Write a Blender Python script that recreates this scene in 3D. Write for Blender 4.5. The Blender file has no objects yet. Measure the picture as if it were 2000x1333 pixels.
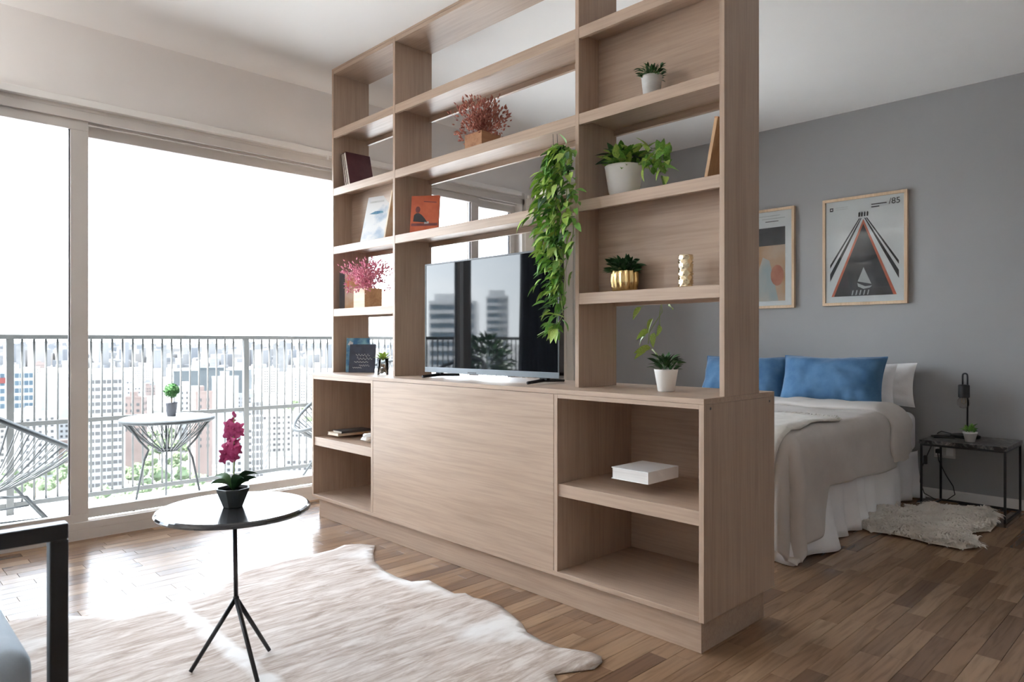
import bpy, bmesh, math, random
from mathutils import Vector, Matrix, noise
from mathutils.geometry import delaunay_2d_cdt
random.seed(7)
R = random.Random(11)
PI = math.pi
scene = bpy.context.scene
C = scene.collection

# ------------------------------------------------------------------ camera
F_PX = 1363.4
CAM = Vector((0.0, 0.0, 1.0))
TH = math.atan(1405 / F_PX)
FW = Vector((math.cos(TH), math.sin(TH), 0)); RT = Vector((math.sin(TH), -math.cos(TH), 0)); UP = Vector((0, 0, 1))
cam_d = bpy.data.cameras.new('camera'); cam = bpy.data.objects.new('camera', cam_d); C.objects.link(cam)
cam.location = CAM
cam.rotation_euler = Matrix((RT, UP, -FW)).transposed().to_euler()
cam_d.sensor_width = 36; cam_d.lens = F_PX * 36 / 2000; cam_d.clip_start = 0.05; cam_d.clip_end = 20000
cam_d.dof.use_dof = True; cam_d.dof.focus_distance = 3.2; cam_d.dof.aperture_fstop = 5.0
scene.camera = cam

def ray(x, y): return FW + RT * ((x - 1000) / F_PX) + UP * ((666.5 - y) / F_PX)
def onz(x, y, z=0.0): d = ray(x, y); return CAM + d * ((z - 1.0) / d.z)
def onx(x, y, X): d = ray(x, y); return CAM + d * (X / d.x)
def ony(x, y, Y): d = ray(x, y); return CAM + d * (Y / d.y)
def proj(p):
    v = Vector(p) - CAM; d = v.dot(FW)
    if d < .05: return None
    return 1000 + F_PX * v.dot(RT) / d, 666.5 - F_PX * v.z / d

# ------------------------------------------------------------------ world, sun, exposure
world = bpy.data.worlds.new('world'); scene.world = world; world.use_nodes = True
nt = world.node_tree; nt.nodes.clear()
def N(t, typ, **kw):
    n = t.nodes.new(typ)
    for k, v in kw.items(): setattr(n, k, v)
    return n
def ramp(t, stops, interp='LINEAR'):
    r = N(t, 'ShaderNodeValToRGB'); cr = r.color_ramp; cr.interpolation = interp
    while len(cr.elements) < len(stops): cr.elements.new(0.5)
    for e, (p, c) in zip(cr.elements, stops):
        e.position = p; e.color = tuple(c) + (1,) if len(c) == 3 else c
    return r
SKY = 1.0
w_tc = N(nt, 'ShaderNodeTexCoord'); w_sep = N(nt, 'ShaderNodeSeparateXYZ'); nt.links.new(w_tc.outputs['Generated'], w_sep.inputs[0])
w_grad = ramp(nt, [(0.0, (1.66, 1.72, 1.78)), (0.03, (1.66, 1.75, 1.84)), (0.2, (1.29, 1.44, 1.62)), (0.42, (1.0, 1.16, 1.4)), (1.0, (.86, 1.05, 1.4))])
nt.links.new(w_sep.outputs['Z'], w_grad.inputs[0])
w_map = N(nt, 'ShaderNodeMapping'); w_map.inputs['Scale'].default_value = (1.6, 1.6, 7.5); w_map.inputs['Location'].default_value = (3.1, 1.4, 0.6)
nt.links.new(w_tc.outputs['Generated'], w_map.inputs[0])
w_noise = N(nt, 'ShaderNodeTexNoise'); w_noise.inputs['Scale'].default_value = 2.3; w_noise.inputs['Detail'].default_value = 9; w_noise.inputs['Roughness'].default_value = .62
nt.links.new(w_map.outputs[0], w_noise.inputs['Vector'])
w_cl = ramp(nt, [(0.45, (0, 0, 0)), (0.66, (1, 1, 1))]); nt.links.new(w_noise.outputs['Fac'], w_cl.inputs[0])
w_mix = N(nt, 'ShaderNodeMixRGB'); w_mix.inputs[2].default_value = (1.66, 1.74, 1.83, 1)
nt.links.new(w_cl.outputs[0], w_mix.inputs[0]); nt.links.new(w_grad.outputs[0], w_mix.inputs[1])
w_bg = N(nt, 'ShaderNodeBackground'); w_bg.inputs['Strength'].default_value = SKY
nt.links.new(w_mix.outputs[0], w_bg.inputs['Color'])
w_out = N(nt, 'ShaderNodeOutputWorld'); nt.links.new(w_bg.outputs[0], w_out.inputs[0])

sun_d = bpy.data.lights.new('sun', 'SUN'); sun_d.energy = 6.5; sun_d.angle = math.radians(1.5); sun_d.color = (1, .985, .97)
sun = bpy.data.objects.new('sun', sun_d); C.objects.link(sun)
_el, _az = math.radians(60), math.radians(62)      # azimuth measured from +Y towards -X
sd = Vector((-math.sin(_az) * math.cos(_el), math.cos(_az) * math.cos(_el), math.sin(_el)))
sun.rotation_euler = sd.to_track_quat('Z', 'Y').to_euler(); sun.location = (0, 9, 12)

vs = scene.view_settings
vs.view_transform = 'Standard'; vs.look = 'None'; vs.gamma = 1.0; vs.use_curve_mapping = False; vs.exposure = 3.28
scene.cycles.max_bounces = 14; scene.cycles.diffuse_bounces = 8; scene.cycles.glossy_bounces = 5
scene.cycles.transparent_max_bounces = 12; scene.cycles.transmission_bounces = 8
scene.cycles.sample_clamp_indirect = 6.0; scene.cycles.caustics_reflective = False; scene.cycles.caustics_refractive = False
scene.cycles.use_denoising = True

# ------------------------------------------------------------------ materials
def pmat(name, col, rough=.5, metal=0., spec=.5, coat=0., **kw):
    m = bpy.data.materials.new(name); m.use_nodes = True
    b = m.node_tree.nodes['Principled BSDF']
    b.inputs['Base Color'].default_value = tuple(col) + (1,); b.inputs['Roughness'].default_value = rough
    b.inputs['Metallic'].default_value = metal; b.inputs['Specular IOR Level'].default_value = spec
    b.inputs['Coat Weight'].default_value = coat
    for k, v in kw.items(): b.inputs[k.replace('_', ' ')].default_value = v
    m['b'] = 1
    return m
def bsdf(m): return m.node_tree.nodes['Principled BSDF']
def coords(t, scale, loc_random=7.0, rot=(0, 0, 0)):
    tc = N(t, 'ShaderNodeTexCoord'); oi = N(t, 'ShaderNodeObjectInfo')
    mul = N(t, 'ShaderNodeMath', operation='MULTIPLY'); mul.inputs[1].default_value = loc_random
    t.links.new(oi.outputs['Random'], mul.inputs[0])
    add = N(t, 'ShaderNodeVectorMath', operation='ADD'); t.links.new(tc.outputs['Object'], add.inputs[0]); t.links.new(mul.outputs[0], add.inputs[1])
    mp = N(t, 'ShaderNodeMapping'); mp.inputs['Scale'].default_value = scale; mp.inputs['Rotation'].default_value = rot
    t.links.new(add.outputs[0], mp.inputs[0])
    return mp
def noisy(m, c1, c2, scale=(5, 5, 5), detail=5, p=(.35, .65), bump=0., bscale=None, nscale=1.0, rough_n=.55, distort=0.):
    """colour mottled between c1 and c2, optional bump"""
    t = m.node_tree; b = bsdf(m)
    mp = coords(t, scale)
    n = N(t, 'ShaderNodeTexNoise'); n.inputs['Scale'].default_value = nscale; n.inputs['Detail'].default_value = detail
    n.inputs['Roughness'].default_value = rough_n; n.inputs['Distortion'].default_value = distort
    t.links.new(mp.outputs[0], n.inputs['Vector'])
    r = ramp(t, [(p[0], c1), (p[1], c2)]); t.links.new(n.outputs['Fac'], r.inputs[0]); t.links.new(r.outputs[0], b.inputs['Base Color'])
    if bump:
        n2 = n
        if bscale:
            mp2 = coords(t, bscale); n2 = N(t, 'ShaderNodeTexNoise'); n2.inputs['Scale'].default_value = 1; n2.inputs['Detail'].default_value = 4
            t.links.new(mp2.outputs[0], n2.inputs['Vector'])
        bp = N(t, 'ShaderNodeBump'); bp.inputs['Strength'].default_value = bump; bp.inputs['Distance'].default_value = .004
        t.links.new(n2.outputs['Fac'], bp.inputs['Height']); t.links.new(bp.outputs[0], b.inputs['Normal'])
    return m
def wood(name, axis, light, mid, dark, rough=.42):
    m = pmat(name, mid, rough, spec=.4); t = m.node_tree; b = bsdf(m)
    s = [15., 15., 15.]; s[axis] = 1.0
    mp = coords(t, s)
    n = N(t, 'ShaderNodeTexNoise'); n.inputs['Scale'].default_value = 1; n.inputs['Detail'].default_value = 7; n.inputs['Roughness'].default_value = .6; n.inputs['Distortion'].default_value = 1.3
    t.links.new(mp.outputs[0], n.inputs['Vector'])
    r = ramp(t, [(.3, dark), (.5, mid), (.72, light)]); t.links.new(n.outputs['Fac'], r.inputs[0])
    s2 = [120., 120., 120.]; s2[axis] = 4.
    mp2 = coords(t, s2); n2 = N(t, 'ShaderNodeTexNoise'); n2.inputs['Scale'].default_value = 1; n2.inputs['Detail'].default_value = 3
    t.links.new(mp2.outputs[0], n2.inputs['Vector'])
    r2 = ramp(t, [(.35, (.91, .9, .89)), (.6, (1.02, 1.02, 1.02))]); t.links.new(n2.outputs['Fac'], r2.inputs[0])
    mx = N(t, 'ShaderNodeMixRGB', blend_type='MULTIPLY'); mx.inputs[0].default_value = 1
    t.links.new(r.outputs[0], mx.inputs[1]); t.links.new(r2.outputs[0], mx.inputs[2]); t.links.new(mx.outputs[0], b.inputs['Base Color'])
    bp = N(t, 'ShaderNodeBump'); bp.inputs['Strength'].default_value = .12; bp.inputs['Distance'].default_value = .002
    t.links.new(n2.outputs['Fac'], bp.inputs['Height']); t.links.new(bp.outputs[0], b.inputs['Normal'])
    return m
OAK = ((.50, .378, .29), (.465, .347, .263), (.415, .303, .226))
M = {}
for i, a in enumerate('xyz'): M['oak_' + a] = wood('oak_grain_' + a, i, *OAK)
for i, a in enumerate('xyz'): M['pine_' + a] = wood('pine_grain_' + a, i, (.62, .42, .24), (.55, .35, .19), (.44, .26, .13))
M['box_wood'] = wood('orange_box_wood', 0, (.52, .29, .15), (.44, .22, .11), (.3, .13, .06))
M['frame_wood'] = wood('pale_frame_wood', 2, (.72, .55, .38), (.66, .49, .33), (.56, .4, .26))
M['ceiling'] = noisy(pmat('ceiling_paint', (.84, .835, .82), .9), (.88, .878, .87), (.9, .898, .89), (2, 2, 2))
M['wall_white'] = noisy(pmat('wall_paint', (.78, .755, .735), .9), (.755, .73, .715), (.79, .765, .745), (2, 2, 2))
M['wall_grey'] = noisy(pmat('grey_wall_paint', (.25, .253, .256), .8), (.33, .333, .335), (.35, .353, .355), (1.5, 1.5, 1.5), bump=.06, bscale=(60, 60, 60))
M['wall_pale'] = noisy(pmat('pale_grey_wall_paint', (.56, .555, .55), .9), (.54, .535, .53), (.58, .575, .57), (2, 2, 2))
M['aluminium'] = noisy(pmat('beige_aluminium', (.58, .55, .52), .45, spec=.4), (.57, .54, .51), (.6, .57, .54), (3, 3, 3))
M['alu_dark'] = noisy(pmat('dark_gasket', (.12, .12, .125), .6), (.1, .1, .11), (.15, .15, .155), (9, 9, 9))  # dark grey of the pane gaskets and screw covers
M['white_paint'] = noisy(pmat('white_paint', (.8, .79, .77), .6), (.78, .77, .75), (.83, .82, .8), (4, 4, 4))
M['rail_metal'] = noisy(pmat('railing_metal', (.075, .078, .078), .7, spec=.1), (.07, .073, .073), (.08, .083, .083), (6, 6, 6))
M['black_metal'] = noisy(pmat('black_metal', (.012, .013, .016), .4, spec=.5), (.01, .011, .013), (.018, .019, .022), (12, 12, 12))
M['black_soft'] = noisy(pmat('black_plastic', (.015, .015, .017), .5), (.012, .012, .014), (.022, .022, .024), (20, 20, 20))
M['chrome_white'] = noisy(pmat('white_cord', (.075, .079, .082), .7, spec=.1), (.07, .074, .077), (.082, .086, .089), (9, 9, 9))
M['grey_cord'] = noisy(pmat('grey_cord', (.032, .036, .039), .7, spec=.1), (.028, .032, .035), (.036, .04, .043), (9, 9, 9))
M['cream_curtain'] = noisy(pmat('cream_curtain', (.66, .61, .54), .9), (.62, .57, .5), (.7, .65, .58), (4, 4, 1), bump=.1, bscale=(300, 300, 300))
M['dark_curtain'] = noisy(pmat('charcoal_curtain', (.05, .055, .065), .9), (.04, .045, .055), (.065, .07, .08), (6, 6, 1))
M['concrete'] = noisy(pmat('balcony_tile', (.8, .79, .77), .7), (.77, .76, .74), (.83, .82, .8), (4, 4, 4))
M['duvet'] = noisy(pmat('taupe_linen', (.58, .54, .505), .95, spec=.2), (.56, .52, .485), (.61, .57, .535), (5, 5, 5), bump=.25, bscale=(180, 180, 180))
M['white_linen'] = noisy(pmat('white_linen', (.85, .845, .85), .95, spec=.2), (.83, .825, .83), (.88, .875, .88), (6, 6, 6), bump=.2, bscale=(140, 140, 140))
M['throw'] = noisy(pmat('ivory_throw', (.7, .67, .62), .95, spec=.2), (.66, .63, .58), (.75, .72, .67), (20, 20, 20), bump=.5, bscale=(160, 160, 160))
M['velvet'] = noisy(pmat('blue_velvet', (.062, .15, .28), .8, spec=.25, Sheen_Weight=.35, Sheen_Roughness=.4), (.05, .13, .25), (.085, .185, .32), (9, 9, 9), bump=.2, bscale=(40, 40, 40))
M['sofa_fabric'] = noisy(pmat('blue_grey_fabric', (.44, .51, .58), .95, spec=.2), (.41, .48, .55), (.48, .55, .62), (10, 10, 10), bump=.3, bscale=(300, 300, 300))
M['fleece'] = noisy(pmat('cream_fleece', (.88, .83, .75), .95, spec=.1), (.82, .76, .68), (.92, .88, .81), (9, 9, 9))
M['screen'] = noisy(pmat('tv_screen', (.006, .007, .009), .03, spec=.38), (.005, .006, .008), (.007, .008, .01), (2, 2, 2))
M['tv_bezel'] = noisy(pmat('tv_bezel', (.03, .034, .04), .35), (.026, .03, .036), (.036, .04, .046), (9, 9, 9))
M['tv_chin'] = noisy(pmat('tv_chin', (.16, .18, .2), .35, metal=.4), (.15, .17, .19), (.17, .19, .21), (9, 9, 9))
M['gold'] = noisy(pmat('gold_metal', (.8, .58, .26), .22, metal=1.0), (.76, .54, .23), (.86, .65, .32), (12, 12, 12))
M['gold_pale'] = noisy(pmat('pale_gold_metal', (.82, .7, .48), .2, metal=1.0), (.78, .66, .43), (.88, .77, .56), (12, 12, 12))
M['ceramic'] = noisy(pmat('white_ceramic', (.76, .75, .73), .35), (.74, .73, .71), (.79, .78, .76), (8, 8, 8))
M['ceramic_grey'] = noisy(pmat('grey_ceramic', (.5, .5, .48), .6), (.46, .46, .44), (.56, .56, .54), (14, 14, 30))
M['pot_dark'] = noisy(pmat('charcoal_pot', (.075, .085, .085), .55), (.06, .07, .07), (.1, .11, .11), (12, 12, 12))
M['balcony_pot'] = noisy(pmat('lavender_grey_pot', (.1, .1, .11), .7, spec=.1), (.09, .09, .1), (.11, .11, .12), (9, 9, 9))
M['soil'] = noisy(pmat('dark_soil', (.05, .04, .03), .95), (.03, .025, .02), (.08, .06, .045), (60, 60, 60))
M['leaf'] = noisy(pmat('green_leaf', (.12, .34, .05), .45, spec=.4), (.055, .2, .03), (.26, .5, .1), (14, 14, 14), p=(.3, .7))
M['leaf_lime'] = noisy(pmat('lime_leaf', (.36, .54, .1), .45, spec=.4), (.24, .46, .06), (.55, .68, .2), (16, 16, 16), p=(.3, .7))
M['leaf_dark'] = noisy(pmat('dark_leaf', (.03, .085, .03), .4, spec=.4), (.02, .06, .022), (.055, .14, .05), (14, 14, 14))
M['stem'] = noisy(pmat('green_stem', (.3, .4, .14), .6), (.26, .36, .11), (.36, .46, .18), (20, 20, 20))
M['topiary'] = noisy(pmat('topiary_leaf', (.035, .1, .03), .8, spec=.1), (.02, .075, .018), (.06, .13, .05), (50, 50, 50))
M['orchid'] = noisy(pmat('magenta_petal', (.56, .05, .2), .6), (.44, .03, .15), (.68, .1, .3), (40, 40, 40))
M['dried_red'] = noisy(pmat('dried_red_flower', (.4, .13, .1), .85), (.28, .075, .06), (.55, .24, .17), (60, 60, 60))
M['dried_pink'] = noisy(pmat('dried_pink_flower', (.72, .24, .36), .85), (.6, .14, .26), (.82, .45, .52), (60, 60, 60))
M['maroon'] = noisy(pmat('maroon_cover', (.085, .022, .028), .55), (.075, .018, .024), (.1, .028, .034), (20, 20, 20))
M['paper'] = noisy(pmat('page_paper', (.72, .66, .57), .9), (.66, .6, .51), (.77, .71, .63), (3, 3, 260))
M['paper_white'] = noisy(pmat('white_page_paper', (.76, .75, .73), .9), (.71, .7, .68), (.8, .79, .77), (3, 3, 300))
M['mag_cover'] = noisy(pmat('pale_magazine_cover', (.68, .72, .76), .4), (.42, .53, .64), (.8, .82, .83), (9, 9, 11), p=(.34, .52))
M['orange'] = noisy(pmat('orange_cover', (.62, .13, .05), .5), (.58, .115, .045), (.66, .15, .06), (20, 20, 20))
M['navy'] = noisy(pmat('navy_cover', (.022, .03, .06), .5), (.018, .024, .05), (.035, .045, .08), (30, 30, 30))
M['sea'] = noisy(pmat('blue_sea_cover', (.04, .2, .34), .45), (.02, .13, .28), (.2, .42, .5), (18, 18, 18), p=(.4, .66))
M['sandy'] = noisy(pmat('sandy_cover', (.6, .47, .33), .6), (.68, .6, .48), (.58, .36, .17), (9, 9, 9), p=(.42, .66))
M['ink'] = noisy(pmat('dark_ink', (.03, .03, .034), .6), (.025, .025, .03), (.045, .045, .05), (30, 30, 30))
M['ink_grey'] = noisy(pmat('grey_ink', (.06, .06, .064), .55), (.05, .05, .054), (.075, .075, .08), (9, 9, 9))
M['ink_red'] = noisy(pmat('red_orange_ink', (.72, .2, .12), .6), (.68, .17, .1), (.76, .24, .15), (9, 9, 9))
M['ink_pale'] = noisy(pmat('pale_ink', (.6, .62, .62), .6), (.56, .58, .58), (.66, .68, .68), (20, 20, 20))
M['ink_purple'] = noisy(pmat('purple_brown_ink', (.22, .07, .07), .6), (.2, .06, .06), (.25, .085, .085), (20, 20, 20))
M['poster_paper'] = noisy(pmat('poster_paper', (.88, .89, .9), .4), (.87, .88, .89), (.9, .91, .92), (3, 3, 3))
M['poster_orange'] = noisy(pmat('poster_orange_haze', (.6, .36, .19), .4), (.66, .5, .38), (.56, .27, .1), (3, 3, 3), p=(.35, .62))
M['poster_figure'] = noisy(pmat('poster_pale_figure', (.5, .53, .52), .5), (.42, .48, .5), (.66, .58, .5), (7, 7, 4))
M['poster_red'] = noisy(pmat('poster_red_shape', (.56, .2, .13), .5), (.5, .16, .1), (.62, .28, .18), (9, 9, 9))
M['marble'] = noisy(pmat('black_marble', (.03, .031, .034), .12, spec=.6), (.022, .023, .026), (.028, .029, .033), (3, 3, 3))
M['marble_vein'] = noisy(pmat('veined_black_marble', (.05, .05, .052), .3, spec=.5), (.012, .012, .013), (.34, .33, .32), (12, 12, 12), p=(.46, .72), detail=10, rough_n=.7, distort=2.)
M['bulb'] = pmat('bulb_glass', (.9, .88, .84), .02, Transmission_Weight=1.0, IOR=1.2); noisy(M['bulb'], (.86, .84, .8), (.93, .91, .88), (30, 30, 30))
M['vase_glass'] = pmat('vase_glass', (.95, .97, .97), .03, Transmission_Weight=1.0, IOR=1.25); noisy(M['vase_glass'], (.93, .95, .95), (.97, .98, .98), (20, 20, 20))
M['pebble'] = noisy(pmat('brown_pebble', (.3, .22, .15), .7), (.2, .14, .1), (.45, .36, .27), (40, 40, 40))
M['outlet'] = noisy(pmat('outlet_plastic', (.6, .58, .55), .4), (.58, .56, .53), (.63, .61, .58), (9, 9, 9))
M['table_glass'] = noisy(pmat('frosted_table_top', (.13, .14, .15), .3, spec=.3), (.12, .13, .14), (.14, .15, .16), (5, 5, 5))
def glass_mat():
    m = bpy.data.materials.new('window_glass'); m.use_nodes = True; t = m.node_tree; t.nodes.clear()
    tr = N(t, 'ShaderNodeBsdfTransparent'); gl = N(t, 'ShaderNodeBsdfGlossy'); gl.inputs['Roughness'].default_value = .01
    fr = N(t, 'ShaderNodeFresnel'); fr.inputs['IOR'].default_value = 1.25
    mp = coords(t, (.5, .5, .5)); n = N(t, 'ShaderNodeTexNoise'); t.links.new(mp.outputs[0], n.inputs['Vector'])
    r = ramp(t, [(.3, (.96, .975, .975)), (.7, (.98, .99, .99))]); t.links.new(n.outputs['Fac'], r.inputs[0]); t.links.new(r.outputs[0], tr.inputs['Color'])
    mx = N(t, 'ShaderNodeMixShader'); o = N(t, 'ShaderNodeOutputMaterial')
    t.links.new(fr.outputs[0], mx.inputs[0]); t.links.new(tr.outputs[0], mx.inputs[1]); t.links.new(gl.outputs[0], mx.inputs[2]); t.links.new(mx.outputs[0], o.inputs[0])
    return m
M['glass'] = glass_mat()
def floor_mat():
    m = pmat('parquet', (.35, .23, .15), .24, spec=.4); t = m.node_tree; b = bsdf(m)
    oi = N(t, 'ShaderNodeObjectInfo'); g = N(t, 'ShaderNodeNewGeometry')
    ad = N(t, 'ShaderNodeMath', operation='ADD'); t.links.new(oi.outputs['Random'], ad.inputs[0]); t.links.new(g.outputs['Random Per Island'], ad.inputs[1])
    fc = N(t, 'ShaderNodeMath', operation='FRACT'); t.links.new(ad.outputs[0], fc.inputs[0])
    r = ramp(t, [(p_, tuple(.87 * v for v in c_)) for p_, c_ in [(0, (0.1754, 0.0995, 0.0622)), (.2, (0.2448, 0.1438, 0.0851)), (.5, (0.306, 0.1843, 0.1081)), (.78, (0.3427, 0.2101, 0.1244)), (1, (0.408, 0.2654, 0.1637))]]); t.links.new(fc.outputs[0], r.inputs[0])
    ml = N(t, 'ShaderNodeMath', operation='MULTIPLY'); ml.inputs[1].default_value = 37.; t.links.new(fc.outputs[0], ml.inputs[0])
    av = N(t, 'ShaderNodeVectorMath', operation='ADD'); t.links.new(g.outputs['Position'], av.inputs[0]); t.links.new(ml.outputs[0], av.inputs[1])
    mp = N(t, 'ShaderNodeMapping'); mp.inputs['Scale'].default_value = (3.0, 38, 38); t.links.new(av.outputs[0], mp.inputs[0])
    n = N(t, 'ShaderNodeTexNoise'); n.inputs['Scale'].default_value = 1; n.inputs['Detail'].default_value = 6; n.inputs['Distortion'].default_value = 1.2; t.links.new(mp.outputs[0], n.inputs['Vector'])
    r2 = ramp(t, [(.3, (.72, .7, .68)), (.52, (1, 1, 1)), (.75, (1.12, 1.1, 1.08))]); t.links.new(n.outputs['Fac'], r2.inputs[0])
    mx = N(t, 'ShaderNodeMixRGB', blend_type='MULTIPLY'); mx.inputs[0].default_value = 1
    t.links.new(r.outputs[0], mx.inputs[1]); t.links.new(r2.outputs[0], mx.inputs[2]); t.links.new(mx.outputs[0], b.inputs['Base Color'])
    return m
M['floor'] = floor_mat()
M['floor_gap'] = noisy(pmat('floor_joint', (.08, .05, .035), .8), (.07, .045, .03), (.1, .06, .045), (9, 9, 9))
def cow_mat():
    m = pmat('cowhide', (.7, .65, .6), .85, spec=.2); t = m.node_tree; b = bsdf(m)
    mp = coords(t, (5, 30, 1), 0, rot=(0, 0, math.radians(-16)))
    n = N(t, 'ShaderNodeTexNoise'); n.inputs['Scale'].default_value = 1; n.inputs['Detail'].default_value = 8; n.inputs['Roughness'].default_value = .7; n.inputs['Distortion'].default_value = .7
    t.links.new(mp.outputs[0], n.inputs['Vector'])
    r = ramp(t, [(.28, (.27, .2, .155)), (.45, (.46, .38, .325)), (.62, (.66, .6, .55))]); t.links.new(n.outputs['Fac'], r.inputs[0])
    at = N(t, 'ShaderNodeAttribute', attribute_name='white')
    mp3 = coords(t, (3, 6, 1), 0); n3 = N(t, 'ShaderNodeTexNoise'); n3.inputs['Scale'].default_value = 1.5; n3.inputs['Detail'].default_value = 6; t.links.new(mp3.outputs[0], n3.inputs['Vector'])
    ad = N(t, 'ShaderNodeMath', operation='ADD'); t.links.new(at.outputs['Fac'], ad.inputs[0]); t.links.new(n3.outputs['Fac'], ad.inputs[1])
    rr = ramp(t, [(.72, (0, 0, 0)), (1.0, (1, 1, 1))]); t.links.new(ad.outputs[0], rr.inputs[0])
    mx = N(t, 'ShaderNodeMixRGB'); mx.inputs[2].default_value = (.76, .735, .705, 1); t.links.new(rr.outputs[0], mx.inputs[0]); t.links.new(r.outputs[0], mx.inputs[1]); t.links.new(mx.outputs[0], b.inputs['Base Color'])
    mp2 = coords(t, (20, 160, 1), 0, rot=(0, 0, math.radians(-12))); n2 = N(t, 'ShaderNodeTexNoise'); n2.inputs['Scale'].default_value = 1; n2.inputs['Detail'].default_value = 3; t.links.new(mp2.outputs[0], n2.inputs['Vector'])
    bp = N(t, 'ShaderNodeBump'); bp.inputs['Strength'].default_value = .5; bp.inputs['Distance'].default_value = .004; t.links.new(n2.outputs['Fac'], bp.inputs['Height']); t.links.new(bp.outputs[0], b.inputs['Normal'])
    return m
M['cow'] = cow_mat()
def city_mat(name, cols, rough=.9):
    m = pmat(name, cols[0], rough, spec=.1); t = m.node_tree; b = bsdf(m)
    g = N(t, 'ShaderNodeNewGeometry'); oi = N(t, 'ShaderNodeObjectInfo')
    ad = N(t, 'ShaderNodeMath', operation='ADD'); t.links.new(oi.outputs['Random'], ad.inputs[0]); t.links.new(g.outputs['Random Per Island'], ad.inputs[1])
    fc = N(t, 'ShaderNodeMath', operation='FRACT'); t.links.new(ad.outputs[0], fc.inputs[0])
    r = ramp(t, [(i / (len(cols) - 1), c) for i, c in enumerate(cols)]); t.links.new(fc.outputs[0], r.inputs[0]); t.links.new(r.outputs[0], b.inputs['Base Color'])
    return m
M['city'] = city_mat('city_walls', [tuple(v * .17 for v in c) for c in ((.52, .5, .48), (.62, .6, .58), (.44, .43, .43), (.66, .62, .57), (.36, .36, .38), (.58, .5, .45), (.64, .63, .62))])
M['city_far'] = city_mat('distant_city_walls', [tuple(v * .17 for v in c) for c in ((.6, .6, .6), (.68, .66, .65), (.45, .47, .5), (.7, .68, .66), (.62, .58, .55), (.4, .43, .47))])
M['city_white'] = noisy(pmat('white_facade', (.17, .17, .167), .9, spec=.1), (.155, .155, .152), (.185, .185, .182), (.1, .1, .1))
M['city_grey'] = noisy(pmat('grey_facade', (.08, .08, .08), .9, spec=.1), (.07, .07, .07), (.09, .09, .09), (.1, .1, .1))
M['city_dark'] = noisy(pmat('dark_slate_roof', (.045, .05, .052), .9, spec=.1), (.04, .045, .047), (.05, .056, .058), (.05, .05, .05))
M['city_brick'] = noisy(pmat('brick_facade', (.11, .085, .076), .9, spec=.1), (.1, .077, .069), (.12, .093, .083), (.1, .1, .1))
M['city_win'] = noisy(pmat('window_dark', (.045, .045, .0455), .9, spec=.1), (.038, .038, .0385), (.053, .052, .051), (.3, .3, .3))
M['city_blue'] = noisy(pmat('blue_glass_band', (.035, .05, .062), .9, spec=.1), (.03, .044, .056), (.041, .058, .07), (.1, .1, .1))
M['city_red'] = noisy(pmat('red_sign', (.08, .024, .022), .9, spec=.1), (.075, .022, .02), (.09, .028, .025), (.5, .5, .5))
M['city_ground'] = noisy(pmat('city_ground', (.3, .296, .29), .95, spec=.1), (.26, .257, .25), (.34, .336, .33), (.01, .01, .01), detail=8)
M['tree'] = noisy(pmat('park_foliage', (.062, .082, .045), .9, spec=.1), (.05, .068, .036), (.08, .1, .06), (.25, .25, .25), detail=8)
M['bark'] = noisy(pmat('bark', (.12, .09, .06), .9), (.09, .07, .05), (.16, .12, .08), (3, 3, 1))

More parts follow.
